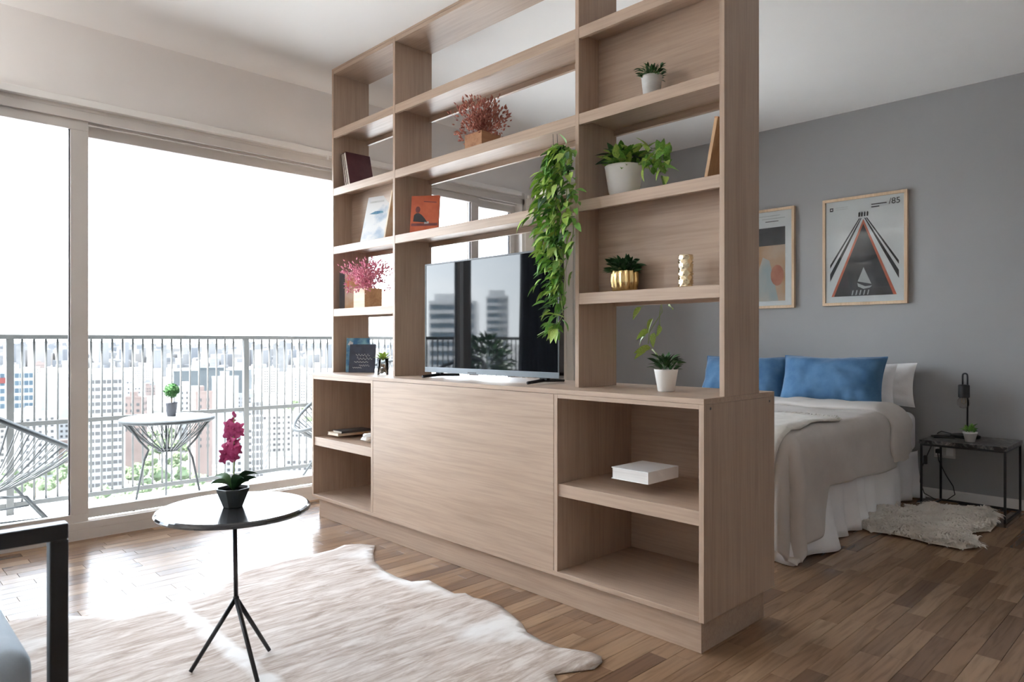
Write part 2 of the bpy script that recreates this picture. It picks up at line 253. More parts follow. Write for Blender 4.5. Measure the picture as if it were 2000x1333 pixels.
# ------------------------------------------------------------------ mesh helpers
class MB:
    def __init__(s, mtx=None): s.v = []; s.f = []; s.mtx = mtx
    def add(s, vs_, fs, mtx=None):
        o = len(s.v); mt = mtx or s.mtx
        s.v += [mt @ Vector(p) for p in vs_] if mt else [Vector(p) for p in vs_]
        s.f += [tuple(i + o for i in f) for f in fs]
        return s
    def box(s, a, b, mtx=None):
        (x0, y0, z0), (x1, y1, z1) = a, b
        return s.add([(x0, y0, z0), (x1, y0, z0), (x1, y1, z0), (x0, y1, z0), (x0, y0, z1), (x1, y0, z1), (x1, y1, z1), (x0, y1, z1)],
                     [(0, 3, 2, 1), (4, 5, 6, 7), (0, 1, 5, 4), (1, 2, 6, 5), (2, 3, 7, 6), (3, 0, 4, 7)], mtx)
    def tube(s, pts, r, n=8, closed=False, cap=True):
        pts = [Vector(p) for p in pts]; m = len(pts); rs = r if isinstance(r, (list, tuple)) else [r] * m
        vs_, fs = [], []; ref = None
        for i, p in enumerate(pts):
            a = pts[(i - 1) % m] if (closed or i > 0) else p; b = pts[(i + 1) % m] if (closed or i < m - 1) else p
            t = (b - a).normalized()
            if ref is None: ref = t.orthogonal().normalized()
            ref = (ref - t * ref.dot(t)); ref = ref.normalized() if ref.length > 1e-6 else t.orthogonal().normalized()
            q = t.cross(ref)
            for k in range(n):
                an = 2 * PI * k / n; vs_.append(p + (ref * math.cos(an) + q * math.sin(an)) * rs[i])
        for i in range(m if closed else m - 1):
            for k in range(n):
                j = (i + 1) % m
                fs.append((i * n + k, i * n + (k + 1) % n, j * n + (k + 1) % n, j * n + k))
        if cap and not closed: fs.append(tuple(range(n - 1, -1, -1))); fs.append(tuple((m - 1) * n + k for k in range(n)))
        return s.add(vs_, fs)
    def lathe(s, c, prof, n=24, mtx=None, wob=None):
        c = Vector(c); vs_, fs = [], []
        for j, (r, z) in enumerate(prof):
            for k in range(n):
                an = 2 * PI * k / n; rr = r * (wob(an, j) if wob else 1)
                vs_.append(c + Vector((rr * math.cos(an), rr * math.sin(an), z)))
        for j in range(len(prof) - 1):
            for k in range(n): fs.append((j * n + k, j * n + (k + 1) % n, (j + 1) * n + (k + 1) % n, (j + 1) * n + k))
        fs.append(tuple(range(n - 1, -1, -1))); fs.append(tuple((len(prof) - 1) * n + k for k in range(n)))
        return s.add(vs_, fs, mtx)
    def grid(s, fn, nu, nv, mtx=None, flip=False):
        vs_ = [fn(i / nu, j / nv) for i in range(nu + 1) for j in range(nv + 1)]; w = nv + 1
        fs = [(i * w + j, (i + 1) * w + j, (i + 1) * w + j + 1, i * w + j + 1) for i in range(nu) for j in range(nv)]
        if flip: fs = [f[::-1] for f in fs]
        return s.add(vs_, fs, mtx)
    def ball(s, c, r, n=10, m=6, sq=(1, 1, 1)):
        c = Vector(c); vs_, fs = [c + Vector((0, 0, -r * sq[2]))], []
        for j in range(1, m):
            ph = -PI / 2 + PI * j / m
            for k in range(n):
                an = 2 * PI * k / n; vs_.append(c + Vector((r * sq[0] * math.cos(ph) * math.cos(an), r * sq[1] * math.cos(ph) * math.sin(an), r * sq[2] * math.sin(ph))))
        vs_.append(c + Vector((0, 0, r * sq[2]))); T = len(vs_) - 1
        for k in range(n): fs.append((0, 1 + (k + 1) % n, 1 + k)); fs.append((T, 1 + (m - 2) * n + k, 1 + (m - 2) * n + (k + 1) % n))
        for j in range(m - 2):
            for k in range(n): fs.append((1 + j * n + k, 1 + j * n + (k + 1) % n, 1 + (j + 1) * n + (k + 1) % n, 1 + (j + 1) * n + k))
        return s.add(vs_, fs)
    def poly(s, pts, thick_dir):
        """closed outline extruded by the vector thick_dir"""
        pts = [Vector(p) for p in pts]; d = Vector(thick_dir); n = len(pts)
        vs_ = pts + [p + d for p in pts]
        return s.add(vs_, [tuple(range(n)), tuple(range(2 * n - 1, n - 1, -1))] + [(i, i + n, (i + 1) % n + n, (i + 1) % n) for i in range(n)])
ORG = {}
def props(o, label=None, cat=None, group=None, kind=None):
    if label: o['label'] = label
    if cat: o['category'] = cat
    if group: o['group'] = group
    if kind: o['kind'] = kind
    return o
def thing(name, loc, label=None, cat=None, group=None, kind=None):
    o = bpy.data.objects.new(name, None); C.objects.link(o); o.location = loc; o.empty_display_size = .1
    ORG[o.name] = Vector(loc); return props(o, label, cat, group, kind)
def obj(name, mb, mat, parent=None, smooth=False, bevel=0., loc=None, label=None, cat=None, group=None, kind=None, seg=2, subsurf=0, fixn=True):
    org = ORG[parent.name] if parent else Vector(loc if loc is not None else (0, 0, 0))
    me = bpy.data.meshes.new(name); me.from_pydata([tuple(Vector(v) - org) for v in mb.v], [], mb.f)
    if fixn:
        bm = bmesh.new(); bm.from_mesh(me); bmesh.ops.recalc_face_normals(bm, faces=bm.faces); bm.to_mesh(me); bm.free()
    me.materials.append(M[mat] if isinstance(mat, str) else mat)
    if smooth: me.polygons.foreach_set('use_smooth', [True] * len(me.polygons))
    o = bpy.data.objects.new(name, me); C.objects.link(o)
    if parent: o.parent = parent
    else: o.location = org
    ORG[o.name] = org
    if bevel:
        b = o.modifiers.new('bevel', 'BEVEL'); b.width = bevel; b.segments = seg; b.limit_method = 'ANGLE'
    if subsurf:
        b = o.modifiers.new('sub', 'SUBSURF'); b.levels = subsurf; b.render_levels = subsurf
    return props(o, label, cat, group, kind)
def dup(o, parent=None):
    c = o.copy(); C.objects.link(c); ORG[c.name] = ORG[o.name]
    if parent: c.parent = parent
    return c
def bx(name, a, b, mat, parent=None, bevel=.0012, **kw): return obj(name, MB().box(a, b), mat, parent, bevel=bevel, **kw)

# ------------------------------------------------------------------ room shell
CEIL = 2.585; WY = 4.02; GX = 5.03; X0R, Y0R = -3.2, -2.3
WTOP = 2.205                                       # underside of the wall above the window
floor = thing('floor', (0, 0, 0), kind='structure')
obj('floor_base', MB().box((X0R, Y0R, -.12), (GX, WY + .12, -.012)), 'floor_gap', floor)
COW = []                                            # filled below: outline of the hide, used to skip hidden staves
def cow_outline():
    s = 2000 / 1050
    q = [(275, 350), (300, 326), (322, 318), (350, 330), (420, 300), (480, 255), (540, 215), (640, 195), (720, 180), (800, 160), (860, 145), (900, 128), (960, 124), (1015, 130), (1008, 160),
         (1012, 190), (1050, 225), (1100, 250), (1150, 265), (1215, 260), (1260, 285), (1310, 310), (1350, 308), (1380, 325), (1430, 335), (1480, 355), (1530, 395), (1560, 420), (1580, 455),
         (1640, 490), (1700, 512), (1760, 520), (1820, 530), (1855, 545), (1860, 565), (1830, 590), (1750, 600), (1680, 610)]
    right = [onz(200 + a / s, 1000 + b / s).to_2d() for a, b in q]
    right += [Vector(p) for p in ((1.4, 1.2), (1.27, 1.02), (1.2, .85), (1.1, .72))]
    sx = .915
    left = [Vector((2 * sx - p.x, p.y + .05 * math.sin(5 * p.x))) for p in right[4:]]
    return right + left[::-1] + [onz(300, 1191).to_2d()]
COW = cow_outline()
def inside(p, poly):
    c = False; j = len(poly) - 1
    for i in range(len(poly)):
        a, b = poly[i], poly[j]
        if (a.y > p[1]) != (b.y > p[1]) and p[0] < (b.x - a.x) * (p[1] - a.y) / (b.y - a.y) + a.x: c = not c
        j = i
    return c
STW = .0667
staves = []
for row in range(int((WY + .02 - Y0R) / STW) + 1):
    y0 = Y0R + row * STW; x = X0R - R.random() * .4
    while x < GX:
        L = R.choice((.30, .38, .38, .46, .46))
        a, b = max(x, X0R), min(x + L, GX)
        if b - a > .03: staves.append((a, b, y0, min(y0 + STW, WY)))
        x += L
def stave_score(s):
    a, b, y0, y1 = s
    cx, cy = (a + b) / 2, (y0 + y1) / 2
    if 1.98 < cx < 2.42 and 1.2 < cy < 3.65: return 0
    if 3.15 < cx < 5 and 1.45 < cy < 2.8: return 0
    if inside((cx, cy), COW): return 0
    ps = [proj((q[0], q[1], 0)) for q in ((a, y0), (b, y0), (b, y1), (a, y1))]
    if any(p is None for p in ps): return 0
    mx = sum(p[0] for p in ps) / 4; my = sum(p[1] for p in ps) / 4
    if not (-60 < mx < 2060 and my < 1400): return 0
    if cx > 2.44 and cy > 1.2 and mx < 1505: return 0
    if my < 1320 and 725 < mx < 1365 and cx > 2: return 0
    return abs(sum(ps[i][0] * ps[(i + 1) % 4][1] - ps[(i + 1) % 4][0] * ps[i][1] for i in range(4))) / 2
staves.sort(key=stave_score, reverse=True)
stave_meshes = {}
def stave_mesh(L, W):
    k = (round(L, 3), round(W, 4))
    if k not in stave_meshes:
        g = .0004; c = .0008; z0, z1 = -.012, 0
        l, w = L / 2 - g, W / 2 - g
        vs_ = [(-l, -w, z0), (l, -w, z0), (l, w, z0), (-l, w, z0), (-l, -w, z1 - c), (l, -w, z1 - c), (l, w, z1 - c), (-l, w, z1 - c), (-l + c, -w + c, z1), (l - c, -w + c, z1), (l - c, w - c, z1), (-l + c, w - c, z1)]
        fs = [(8, 9, 10, 11)] + [(i, (i + 1) % 4, (i + 1) % 4 + 4, i + 4) for i in range(4)] + [(i + 4, (i + 1) % 4 + 4, (i + 1) % 4 + 8, i + 8) for i in range(4)]
        me = bpy.data.meshes.new('plank'); me.from_pydata(vs_, [], fs); me.materials.append(M['floor']); stave_meshes[k] = (me, vs_, fs)
    return stave_meshes[k]
rest = MB()
for i, (a, b, y0, y1) in enumerate(staves):
    me, vs_, fs = stave_mesh(b - a, y1 - y0); ct = Vector(((a + b) / 2, (y0 + y1) / 2, 0))
    if i < 300:
        o = bpy.data.objects.new('plank', me); C.objects.link(o); o.parent = floor; o.location = ct
    else: rest.add([ct + Vector(v) for v in vs_], fs)
obj('plank_field', rest, 'floor', floor, kind='stuff', fixn=False)
obj('ceiling', MB().box((X0R - .15, Y0R - .15, CEIL), (GX + .15, WY + .2, CEIL + .2)), 'ceiling', loc=(0, 0, CEIL), kind='structure')
wl = thing('wall_left', (0, WY, 0), kind='structure')
W1a, W1b, W2a, W2b = .0, 4.045, -3.05, -.4
bx('wall_over_window', (X0R, WY, WTOP), (GX, WY + .2, CEIL), 'wall_white', wl, 0)
bx('wall_end', (W1b, WY, 0), (GX, WY + .2, WTOP), 'wall_white', wl, 0)
bx('wall_pier', (W2b, WY, -.12), (W1a, WY + .2, WTOP), 'wall_white', wl, 0)
bx('wall_end', (X0R, WY, 0), (W2a, WY + .2, WTOP), 'wall_white', wl, 0)
obj('wall_right', MB().box((GX, Y0R, 0), (GX + .15, WY + .2, CEIL)), 'wall_grey', loc=(GX, 0, 0), kind='structure')
obj('wall_back', MB().box((X0R, Y0R - .15, 0), (GX, Y0R, CEIL)), 'wall_pale', loc=(0, Y0R, 0), kind='structure')
obj('wall_rear', MB().box((X0R - .15, Y0R, 0), (X0R, WY, CEIL)), 'wall_white', loc=(X0R, 0, 0), kind='structure')
obj('baseboard_right', MB().box((GX - .014, Y0R, 0), (GX, WY, .062)), 'white_paint', loc=(GX, 0, 0), bevel=.003, kind='structure')
# curtain rail under the wall edge
tr = thing('trim_1', (0, WY, 2.19), kind='structure')
bx('curtain_rail', (X0R, WY - .035, 2.172), (3.98, WY, 2.207), 'white_paint', tr, .003)
obj('rail_end_hook', MB().box((2.235, WY - .04, 2.15), (2.245, WY - .03, 2.175)), 'white_paint', tr)

# ------------------------------------------------------------------ sliding windows
def sash(w, xa, xb, yc, z0=.09, z1=2.11, stile=.05, stile_l=None, top=.058, bot=.05):
    sl = stile_l or stile; t = .02
    s = obj('sash', MB().box((xa, yc - t, z0), (xb, yc + t, z0 + bot)).box((xa, yc - t, z1 - top), (xb, yc + t, z1)).box((xa, yc - t, z0 + bot), (xa + sl, yc + t, z1 - top)).box((xb - stile, yc - t, z0 + bot), (xb, yc + t, z1 - top)), 'aluminium', w, bevel=.002)
    obj('gasket', MB().box((xa + sl, yc - .006, z0 + bot), (xa + sl + .006, yc + .006, z1 - top)).box((xb - stile - .006, yc - .006, z0 + bot), (xb - stile, yc + .006, z1 - top)), 'alu_dark', s)
    obj('pane', MB().box((xa + sl, yc - .003, z0 + bot), (xb - stile, yc + .003, z1 - top)), 'glass', s)
    return s
def window(name, xa, xb, sashes):
    w = thing(name, (xa, WY + .05, 0), kind='structure')
    # head with tracks, threshold with tracks, jambs
    obj('head_frame', MB().box((xa, WY + .0, 2.155), (xb, WY + .15, WTOP)).box((xa, WY + .0, 2.11), (xb, WY + .012, 2.155)).box((xa, WY + .062, 2.11), (xb, WY + .074, 2.155)).box((xa, WY + .135, 2.11), (xb, WY + .15, 2.155)), 'aluminium', w, bevel=.002)
    obj('threshold', MB().box((xa, WY + .0, -.01), (xb, WY + .16, .05)).box((xa, WY + .0, .05), (xb, WY + .014, .088)).box((xa, WY + .062, .05), (xb, WY + .074, .07)).box((xa, WY + .135, .05), (xb, WY + .15, .07)), 'aluminium', w, bevel=.002)
    obj('jamb', MB().box((xa, WY + .0, .05), (xa + .03, WY + .15, 2.155)), 'aluminium', w, bevel=.002)
    obj('jamb', MB().box((xb - .03, WY + .0, .05), (xb, WY + .15, 2.155)), 'aluminium', w, bevel=.002)
    for s in sashes: sash(w, *s)
    return w
YI, YO = WY + .037, WY + .105
window('window_1', W1a, W1b, [(.03, .924, YI, .078, 2.12, .078), (.865, 2.95, YO, .086, 2.11, .06), (2.88, 3.56, YI, .078, 2.12, .072), (3.5, 4.015, YO, .086, 2.11, .05)])
window('added_light_window', W2a, W2b, [(W2a + .03, -2.1, YI, .078, 2.12, .07), (-2.17, -1.25, YO), (-1.32, W2b - .03, YI, .078, 2.12, .07)])  # unseen second window, added to bring more daylight into the room

def curtain(name, xa, xb, y, z0, z1, amp, folds, mat, label, seed=0, group=None):
    r = random.Random(seed); ph = [r.uniform(0, 6) for _ in range(4)]
    def fn(u, v, off=0):
        x = xa + (xb - xa) * u; s = (.55 + .45 * (1 - v))
        yy = y + amp * (math.sin(2 * PI * folds * u + ph[0]) * s + .4 * math.sin(2 * PI * folds * 2.3 * u + ph[1]) * (1 - v) + .12 * math.sin(9 * v + ph[2]))
        return Vector((x + .25 * amp * math.sin(2 * PI * folds * u * 2 + ph[3]), yy + off, z0 + (z1 - z0) * v))
    mb = MB().grid(lambda u, v: fn(u, v), int(folds * 12), 8).grid(lambda u, v: fn(u, v, .004), int(folds * 12), 8, flip=True)
    t = thing(name, (xa, y, z0), label, 'curtain', group)
    obj('fabric', mb, mat, t, smooth=True, fixn=False)
    obj('heading_tape', MB().box((xa, y - .012, z1 - .004), (xb, y + .012, z1 + .02)), mat, t)
    return t
curtain('curtain', 4.0, 4.96, WY - .085, .015, 2.15, .034, 10, 'cream_curtain', 'long cream curtain hanging beside the sliding window near the grey wall', 3)
curtain('curtain', -.36, .44, WY - .11, .015, 2.15, .04, 8, 'dark_curtain', 'long charcoal curtain drawn aside at the window, mirrored in the dark screen', 5)

# ------------------------------------------------------------------ balcony
BY = 5.38; BZ = -.1
obj('balcony_floor', MB().box((X0R - 1, WY + .16, BZ - .2), (6.2, BY + .1, BZ)), 'concrete', loc=(0, WY, BZ), kind='structure')
obj('balcony_soffit', MB().box((X0R - 1, WY + .2, 2.66), (6.2, 4.9, 2.84)), 'white_paint', loc=(0, WY, 2.66), kind='structure')  # unseen overhang, depth shaped to keep sun out yet admit daylight
rl = thing('balcony_railing', (0, BY, BZ), 'pale grey metal balcony railing of thin upright bars outside the sliding windows', 'railing')
RX0, RX1 = -3.4, 5.9
bx('top_rail', (RX0, BY - .022, 1.012), (RX1, BY + .022, 1.042), 'rail_metal', rl, .004)
bx('middle_rail', (RX0, BY - .012, .452), (RX1, BY + .012, .482), 'rail_metal', rl, .003)
bx('bottom_rail', (RX0, BY - .012, -.055), (RX1, BY + .012, -.025), 'rail_metal', rl, .003)
b0 = None
x = RX0 + .05; posts = [.795 + 1.517 * k for k in range(-2, 4)]
p0 = None
for px_ in posts:
    if p0 is None: p0 = bx('post', (px_ - .02, BY - .02, BZ), (px_ + .02, BY + .02, 1.012), 'rail_metal', rl, .003); pb = px_
    else:
        c = dup(p0, rl); c.location.x = px_ - pb
bl = MB().tube([(0, BY, -.025), (0, BY, 1.012)], .0065, 6)
for px_ in [RX0] + posts:
    for k in range(1, 24 if px_ != RX0 else 5):
        xx = px_ + k * 1.517 / 23.5 if px_ != RX0 else RX0 + k * .06
        if xx > RX1 or any(abs(xx - q) < .035 for q in posts): continue
        if b0 is None: b0 = obj('baluster', bl, 'rail_metal', rl, smooth=True); b0.location.x = xx
        else: c = dup(b0, rl); c.location.x = xx

# --- string furniture on the balcony
def string_table(loc, label):
    t = thing('string_table', loc, label, 'table'); o = Vector(loc); r = .27; zt = .595
    ring = [o + Vector((r * math.cos(a), r * math.sin(a), zt)) for a in [2 * PI * k / 40 for k in range(40)]]
    obj('rim', MB().tube(ring, .013, 8, closed=True), 'grey_cord', t, smooth=True)
    obj('glass_top', MB().lathe(o, [(.255, zt + .006), (.262, zt + .009), (.262, zt + .014), (.255, zt + .016)], 40), 'table_glass', t)
    lo = [o + Vector((.055 * math.cos(a), .055 * math.sin(a), zt - .2)) for a in [2 * PI * k / 20 for k in range(20)]]
    obj('hub_ring', MB().tube(lo, .008, 6, closed=True), 'grey_cord', t, smooth=True)
    s0 = 44
    for k in range(s0):
        a = 2 * PI * k / s0; b = a + .1 * (-1) ** k
        pts = [o + Vector(((r * (1 - q) + .055 * q) * math.cos(a + (b - a) * q), (r * (1 - q) + .055 * q) * math.sin(a + (b - a) * q), zt - .2 * (q ** .8))) for q in (0, .25, .5, .75, 1)]
        obj('string', MB().tube(pts, .003, 4, cap=False), 'chrome_white' if k % 3 else 'grey_cord', t, smooth=True)
    for k in range(3):
        a = math.radians(75 + 120 * k)
        d = Vector((math.cos(a), math.sin(a), 0))
        obj('leg', MB().tube([o + d * (r - .01) + Vector((0, 0, zt - .01)), o + d * .19 + Vector((0, 0, zt - .12)), o + d * .13 + Vector((0, 0, zt - .185)), o + d * .16 + Vector((0, 0, zt - .25)), o + d * .235], .007, 6), 'grey_cord', t, smooth=True)
string_table((1.55, 4.8, BZ), 'round white string table with thin legs on the balcony, carrying a topiary ball')
def string_chair(loc, face, label):
    """egg chair: pear-shaped tilted hoop with cords to a low hub; face=+1 opens towards +X"""
    t = thing('string_chair', loc, label, 'chair', None); o = Vector(loc); g = face
    def hoop(a):                                     # a=0 front tip, pi top of the back
        ca, sa = math.cos(a), math.sin(a)
        w = .36 * (1 - .18 * ca)
        s = (1 - ca) / 2                             # 0 front .. 1 back
        return o + Vector((g * (.42 - .88 * s ** 1.05), w * sa, .44 + .5 * s ** 1.05))
    n = 56; H_ = [hoop(2 * PI * k / n) for k in range(n)]
    obj('hoop', MB().tube(H_, .013, 8, closed=True), 'grey_cord', t, smooth=True)
    hub = o + Vector((-.06 * g, 0, .255))
    hr = [hub + Vector((g * .07 * math.cos(2 * PI * k / 20), .06 * math.sin(2 * PI * k / 20), -.01 * math.cos(2 * PI * k / 20))) for k in range(20)]
    obj('hub_ring', MB().tube(hr, .007, 6, closed=True), 'grey_cord', t, smooth=True)
    for k in range(n):
        a = 2 * PI * (k + .5) / n; p = hoop(a); q = hub + Vector((g * .07 * math.cos(a), .06 * math.sin(a), 0))
        pts = [p.lerp(q, f) + Vector((0, 0, -.05 * math.sin(PI * f) * (.4 + .6 * abs(math.sin(a / 2))))) for f in (0, .25, .5, .75, 1)]
        obj('cord', MB().tube(pts, .0038, 4, cap=False), 'chrome_white' if k % 2 else 'grey_cord', t, smooth=True)
    base = [o + Vector((g * .3, -.22, .0)), o + Vector((g * .12, -.2, .25)), hub + Vector((0, -.07, -.01)), hub + Vector((0, .07, -.01)), o + Vector((g * .12, .2, .25)), o + Vector((g * .3, .22, 0))]
    obj('front_leg_frame', MB().tube(base, .009, 6), 'grey_cord', t, smooth=True)
    obj('rear_leg', MB().tube([hub + Vector((0, -.05, -.01)), o + Vector((-g * .34, -.2, 0))], .009, 6), 'grey_cord', t, smooth=True)
    obj('rear_leg', MB().tube([hub + Vector((0, .05, -.01)), o + Vector((-g * .34, .2, 0))], .009, 6), 'grey_cord', t, smooth=True)
    obj('stretcher', MB().tube([o + Vector((-g * .2, -.13, .12)), o + Vector((g * .2, -.21, .12))], .006, 6), 'grey_cord', t, smooth=True)
    obj('stretcher', MB().tube([o + Vector((-g * .2, .13, .12)), o + Vector((g * .2, .21, .12))], .006, 6), 'grey_cord', t, smooth=True)
string_chair((.63, 4.78, BZ), 1, 'grey string egg chair on the balcony, seen through the window by the armchair')
string_chair((2.87, 4.8, BZ), -1, 'grey string egg chair on the balcony, mostly behind the wooden cabinet end')
def topiary(loc):
    t = thing('topiary_plant', loc, 'small round topiary ball in a white pot on the balcony table', 'plant'); o = Vector(loc)
    obj('pot', MB().lathe(o, [(.026, 0), (.036, .085), (.038, .09), (.033, .09), (.03, .075)], 20), 'balcony_pot', t, smooth=True)
    obj('stem', MB().tube([o + Vector((0, 0, .07)), o + Vector((.002, 0, .14))], .004, 6), 'bark', t)
    mb = MB().ball(o + Vector((0, 0, .165)), .04, 14, 9)
    r = random.Random(3)
    for k in range(420):
        d = Vector((r.gauss(0, 1), r.gauss(0, 1), r.gauss(0, 1))).normalized(); p = o + Vector((0, 0, .165)) + d * .041
        a = d.orthogonal().normalized(); a = Matrix.Rotation(r.uniform(0, 6.28), 3, d) @ a; b = d.cross(a); s = .009
        mb.add([p - a * s * .5, p + b * s * .4 + d * s * .5, p + a * s + d * s, p - b * s * .4 + d * s * .5], [(0, 1, 2, 3)])
    obj('foliage', mb, 'topiary', t, fixn=False)
topiary((1.572, 4.8, BZ + .612))

# ------------------------------------------------------------------ wooden room divider: cabinet + shelves
YA, YB = 1.151, 3.655; XCF, XCB = 1.955, 2.44
cab = thing('low_cabinet', (2.2, 2.4, 0), 'long low oak cabinet with open end bays and a plain middle panel', 'cabinet')
bx('plinth', (1.987, YA + .028, 0), (2.415, YB - .028, .112), 'oak_y', cab)
bx('top_board', (XCF, YA, .80), (XCB, YB, .818), 'oak_y', cab)
bx('bottom_board', (XCF, YA + .018, .112), (XCB, YB - .018, .13), 'oak_y', cab)
bx('side_panel', (XCF, YA, .112), (XCB, YA + .018, .7995), 'oak_z', cab)
bx('side_panel', (XCF, YB - .018, .112), (XCB, YB, .7995), 'oak_z', cab)
bx('divider', (XCF, 1.769, .13), (XCB, 1.787, .7995), 'oak_z', cab)
bx('divider', (XCF, 3.027, .13), (XCB, 3.045, .7995), 'oak_z', cab)
bx('front_panel', (XCF, 1.7885, .13), (XCF + .018, 3.0255, .7985), 'oak_y', cab)
bx('back_panel', (XCB - .02, YA + .018, .13), (XCB - .002, YB - .018, .7995), 'oak_y', cab)
bx('top_rail', (XCF + .0005, YA + .018, .784), (XCF + .09, 1.769, .7995), 'oak_y', cab)
bx('top_rail', (XCF + .0005, 3.045, .784), (XCF + .09, YB - .018, .7995), 'oak_y', cab)
bx('shelf', (XCF + .006, YA + .018, .414), (XCB - .02, 1.769, .461), 'oak_y', cab)
bx('shelf', (XCF + .006, 3.045, .408), (XCB - .02, YB - .018, .456), 'oak_y', cab)
obj('screw_cover', MB().lathe((0, 0, 0), [(.0045, 0), (.0045, .0006), (.003, .0009)], 12, Matrix.Translation((XCF + .04, YA, .785)) @ Matrix.Rotation(PI / 2, 4, 'X')), 'alu_dark', cab)
obj('screw_cover', MB().lathe((0, 0, 0), [(.0045, 0), (.0045, .0006), (.003, .0009)], 12, Matrix.Translation((XCB - .04, YA, .785)) @ Matrix.Rotation(PI / 2, 4, 'X')), 'alu_dark', cab)
XUF, XUB = 2.082, 2.322
shu = thing('shelf_unit', (2.2, 2.4, .818), 'tall open oak shelf unit standing on the low cabinet and reaching the ceiling', 'shelf')
UPR = [(YA, YA + .018), (1.772, 1.790), (3.017, 3.035), (YB - .018, YB)]
for a, b in UPR: bx('upright', (XUF, a, .8182), (XUB, b, CEIL - .012), 'oak_z', shu)
bx('top_board', (XUF, YA, CEIL - .012), (XUB, YB, CEIL - .0005), 'oak_y', shu)
for a, b in ((UPR[0][1], UPR[1][0]), (UPR[1][1], UPR[2][0]), (UPR[2][1], UPR[3][0])):
    bx('ceiling_board', (XUF + .002, a, CEIL - .032), (XUB - .002, b, CEIL - .0125), 'oak_y', shu)
SZ = [2.224, 1.887, 1.548, 1.186]
for a, b in ((UPR[0][1], UPR[1][0]), (UPR[1][1], UPR[2][0]), (UPR[2][1], UPR[3][0])):
    for i, z in enumerate(SZ):
        if a == UPR[1][1] and i == 3: continue
        s = bx('shelf', (XUF + .0185, a, z - .018), (XUB - .0185, b, z), 'oak_y', shu)
        bx('front_lip', (XUF + .0008, a, z - .043), (XUF + .018, b, z), 'oak_y', s)
        bx('back_lip', (XUB - .018, a, z - .043), (XUB - .0008, b, z), 'oak_y', s)
XM = 2.205
for (a, b, hi, lo) in ((UPR[0][1], UPR[1][0], 0, 1), (UPR[0][1], UPR[1][0], 2, 3), (UPR[2][1], UPR[3][0], 1, 2)):
    bx('back_panel', (XM, a, SZ[lo]), (XM + .018, b, SZ[hi] - .018), 'oak_y', shu)

# ------------------------------------------------------------------ leaves and plants
def leaf_mesh(name, mat, length=1., width=.5, curl=.25, fold=.18, nl=6, tip=1.0):
    """leaf along +X from the stalk, folded on the midrib, both edges curved"""
    vs_, fs = [], []
    for i in range(nl + 1):
        t = i / nl; w = width / 2 * (math.sin(PI * min(1, t ** .75)) ** .8 if 0 < t < 1 else 0) * (1 - .25 * t * tip)
        z = -curl * t * t
        vs_ += [(length * t, -w, z + fold * w * 2), (length * t, 0, z), (length * t, w, z + fold * w * 2)]
    for i in range(nl):
        a = i * 3
        fs += [(a, a + 3, a + 4, a + 1), (a + 1, a + 4, a + 5, a + 2)]
    me = bpy.data.meshes.new(name); me.from_pydata(vs_, [], fs); me.materials.append(M[mat])
    me.polygons.foreach_set('use_smooth', [True] * len(me.polygons))
    me['vs'] = 1
    return me, vs_, fs
LEAF = {k: leaf_mesh('leaf_' + k, m, width=w, curl=c, fold=f) for k, m, w, c, f in (('green', 'leaf', .5, .3, .2), ('lime', 'leaf_lime', .52, .35, .2), ('dark', 'leaf_dark', .45, .3, .25))}
def orient(d, up=Vector((0, 0, 1)), roll=0.):
    x = Vector(d).normalized(); y = up.cross(x)
    y = y.normalized() if y.length > 1e-4 else x.orthogonal().normalized()
    z = x.cross(y); m = Matrix((x, y, z)).transposed()
    return Matrix.Rotation(roll, 3, x) @ m
def place_leaf(parent, kind, p, d, size, roll=0.):
    o = bpy.data.objects.new('leaf', LEAF[kind][0]); C.objects.link(o); o.parent = parent
    o.matrix_local = Matrix.Translation(Vector(p) - ORG[parent.name]) @ orient(d, roll=roll).to_4x4() @ Matrix.Scale(size, 4)
    return o
def join_leaf(mb, kind, p, d, size, roll=0.):
    mb.add(LEAF[kind][1], LEAF[kind][2], Matrix.Translation(Vector(p)) @ orient(d, roll=roll).to_4x4() @ Matrix.Scale(size, 4))

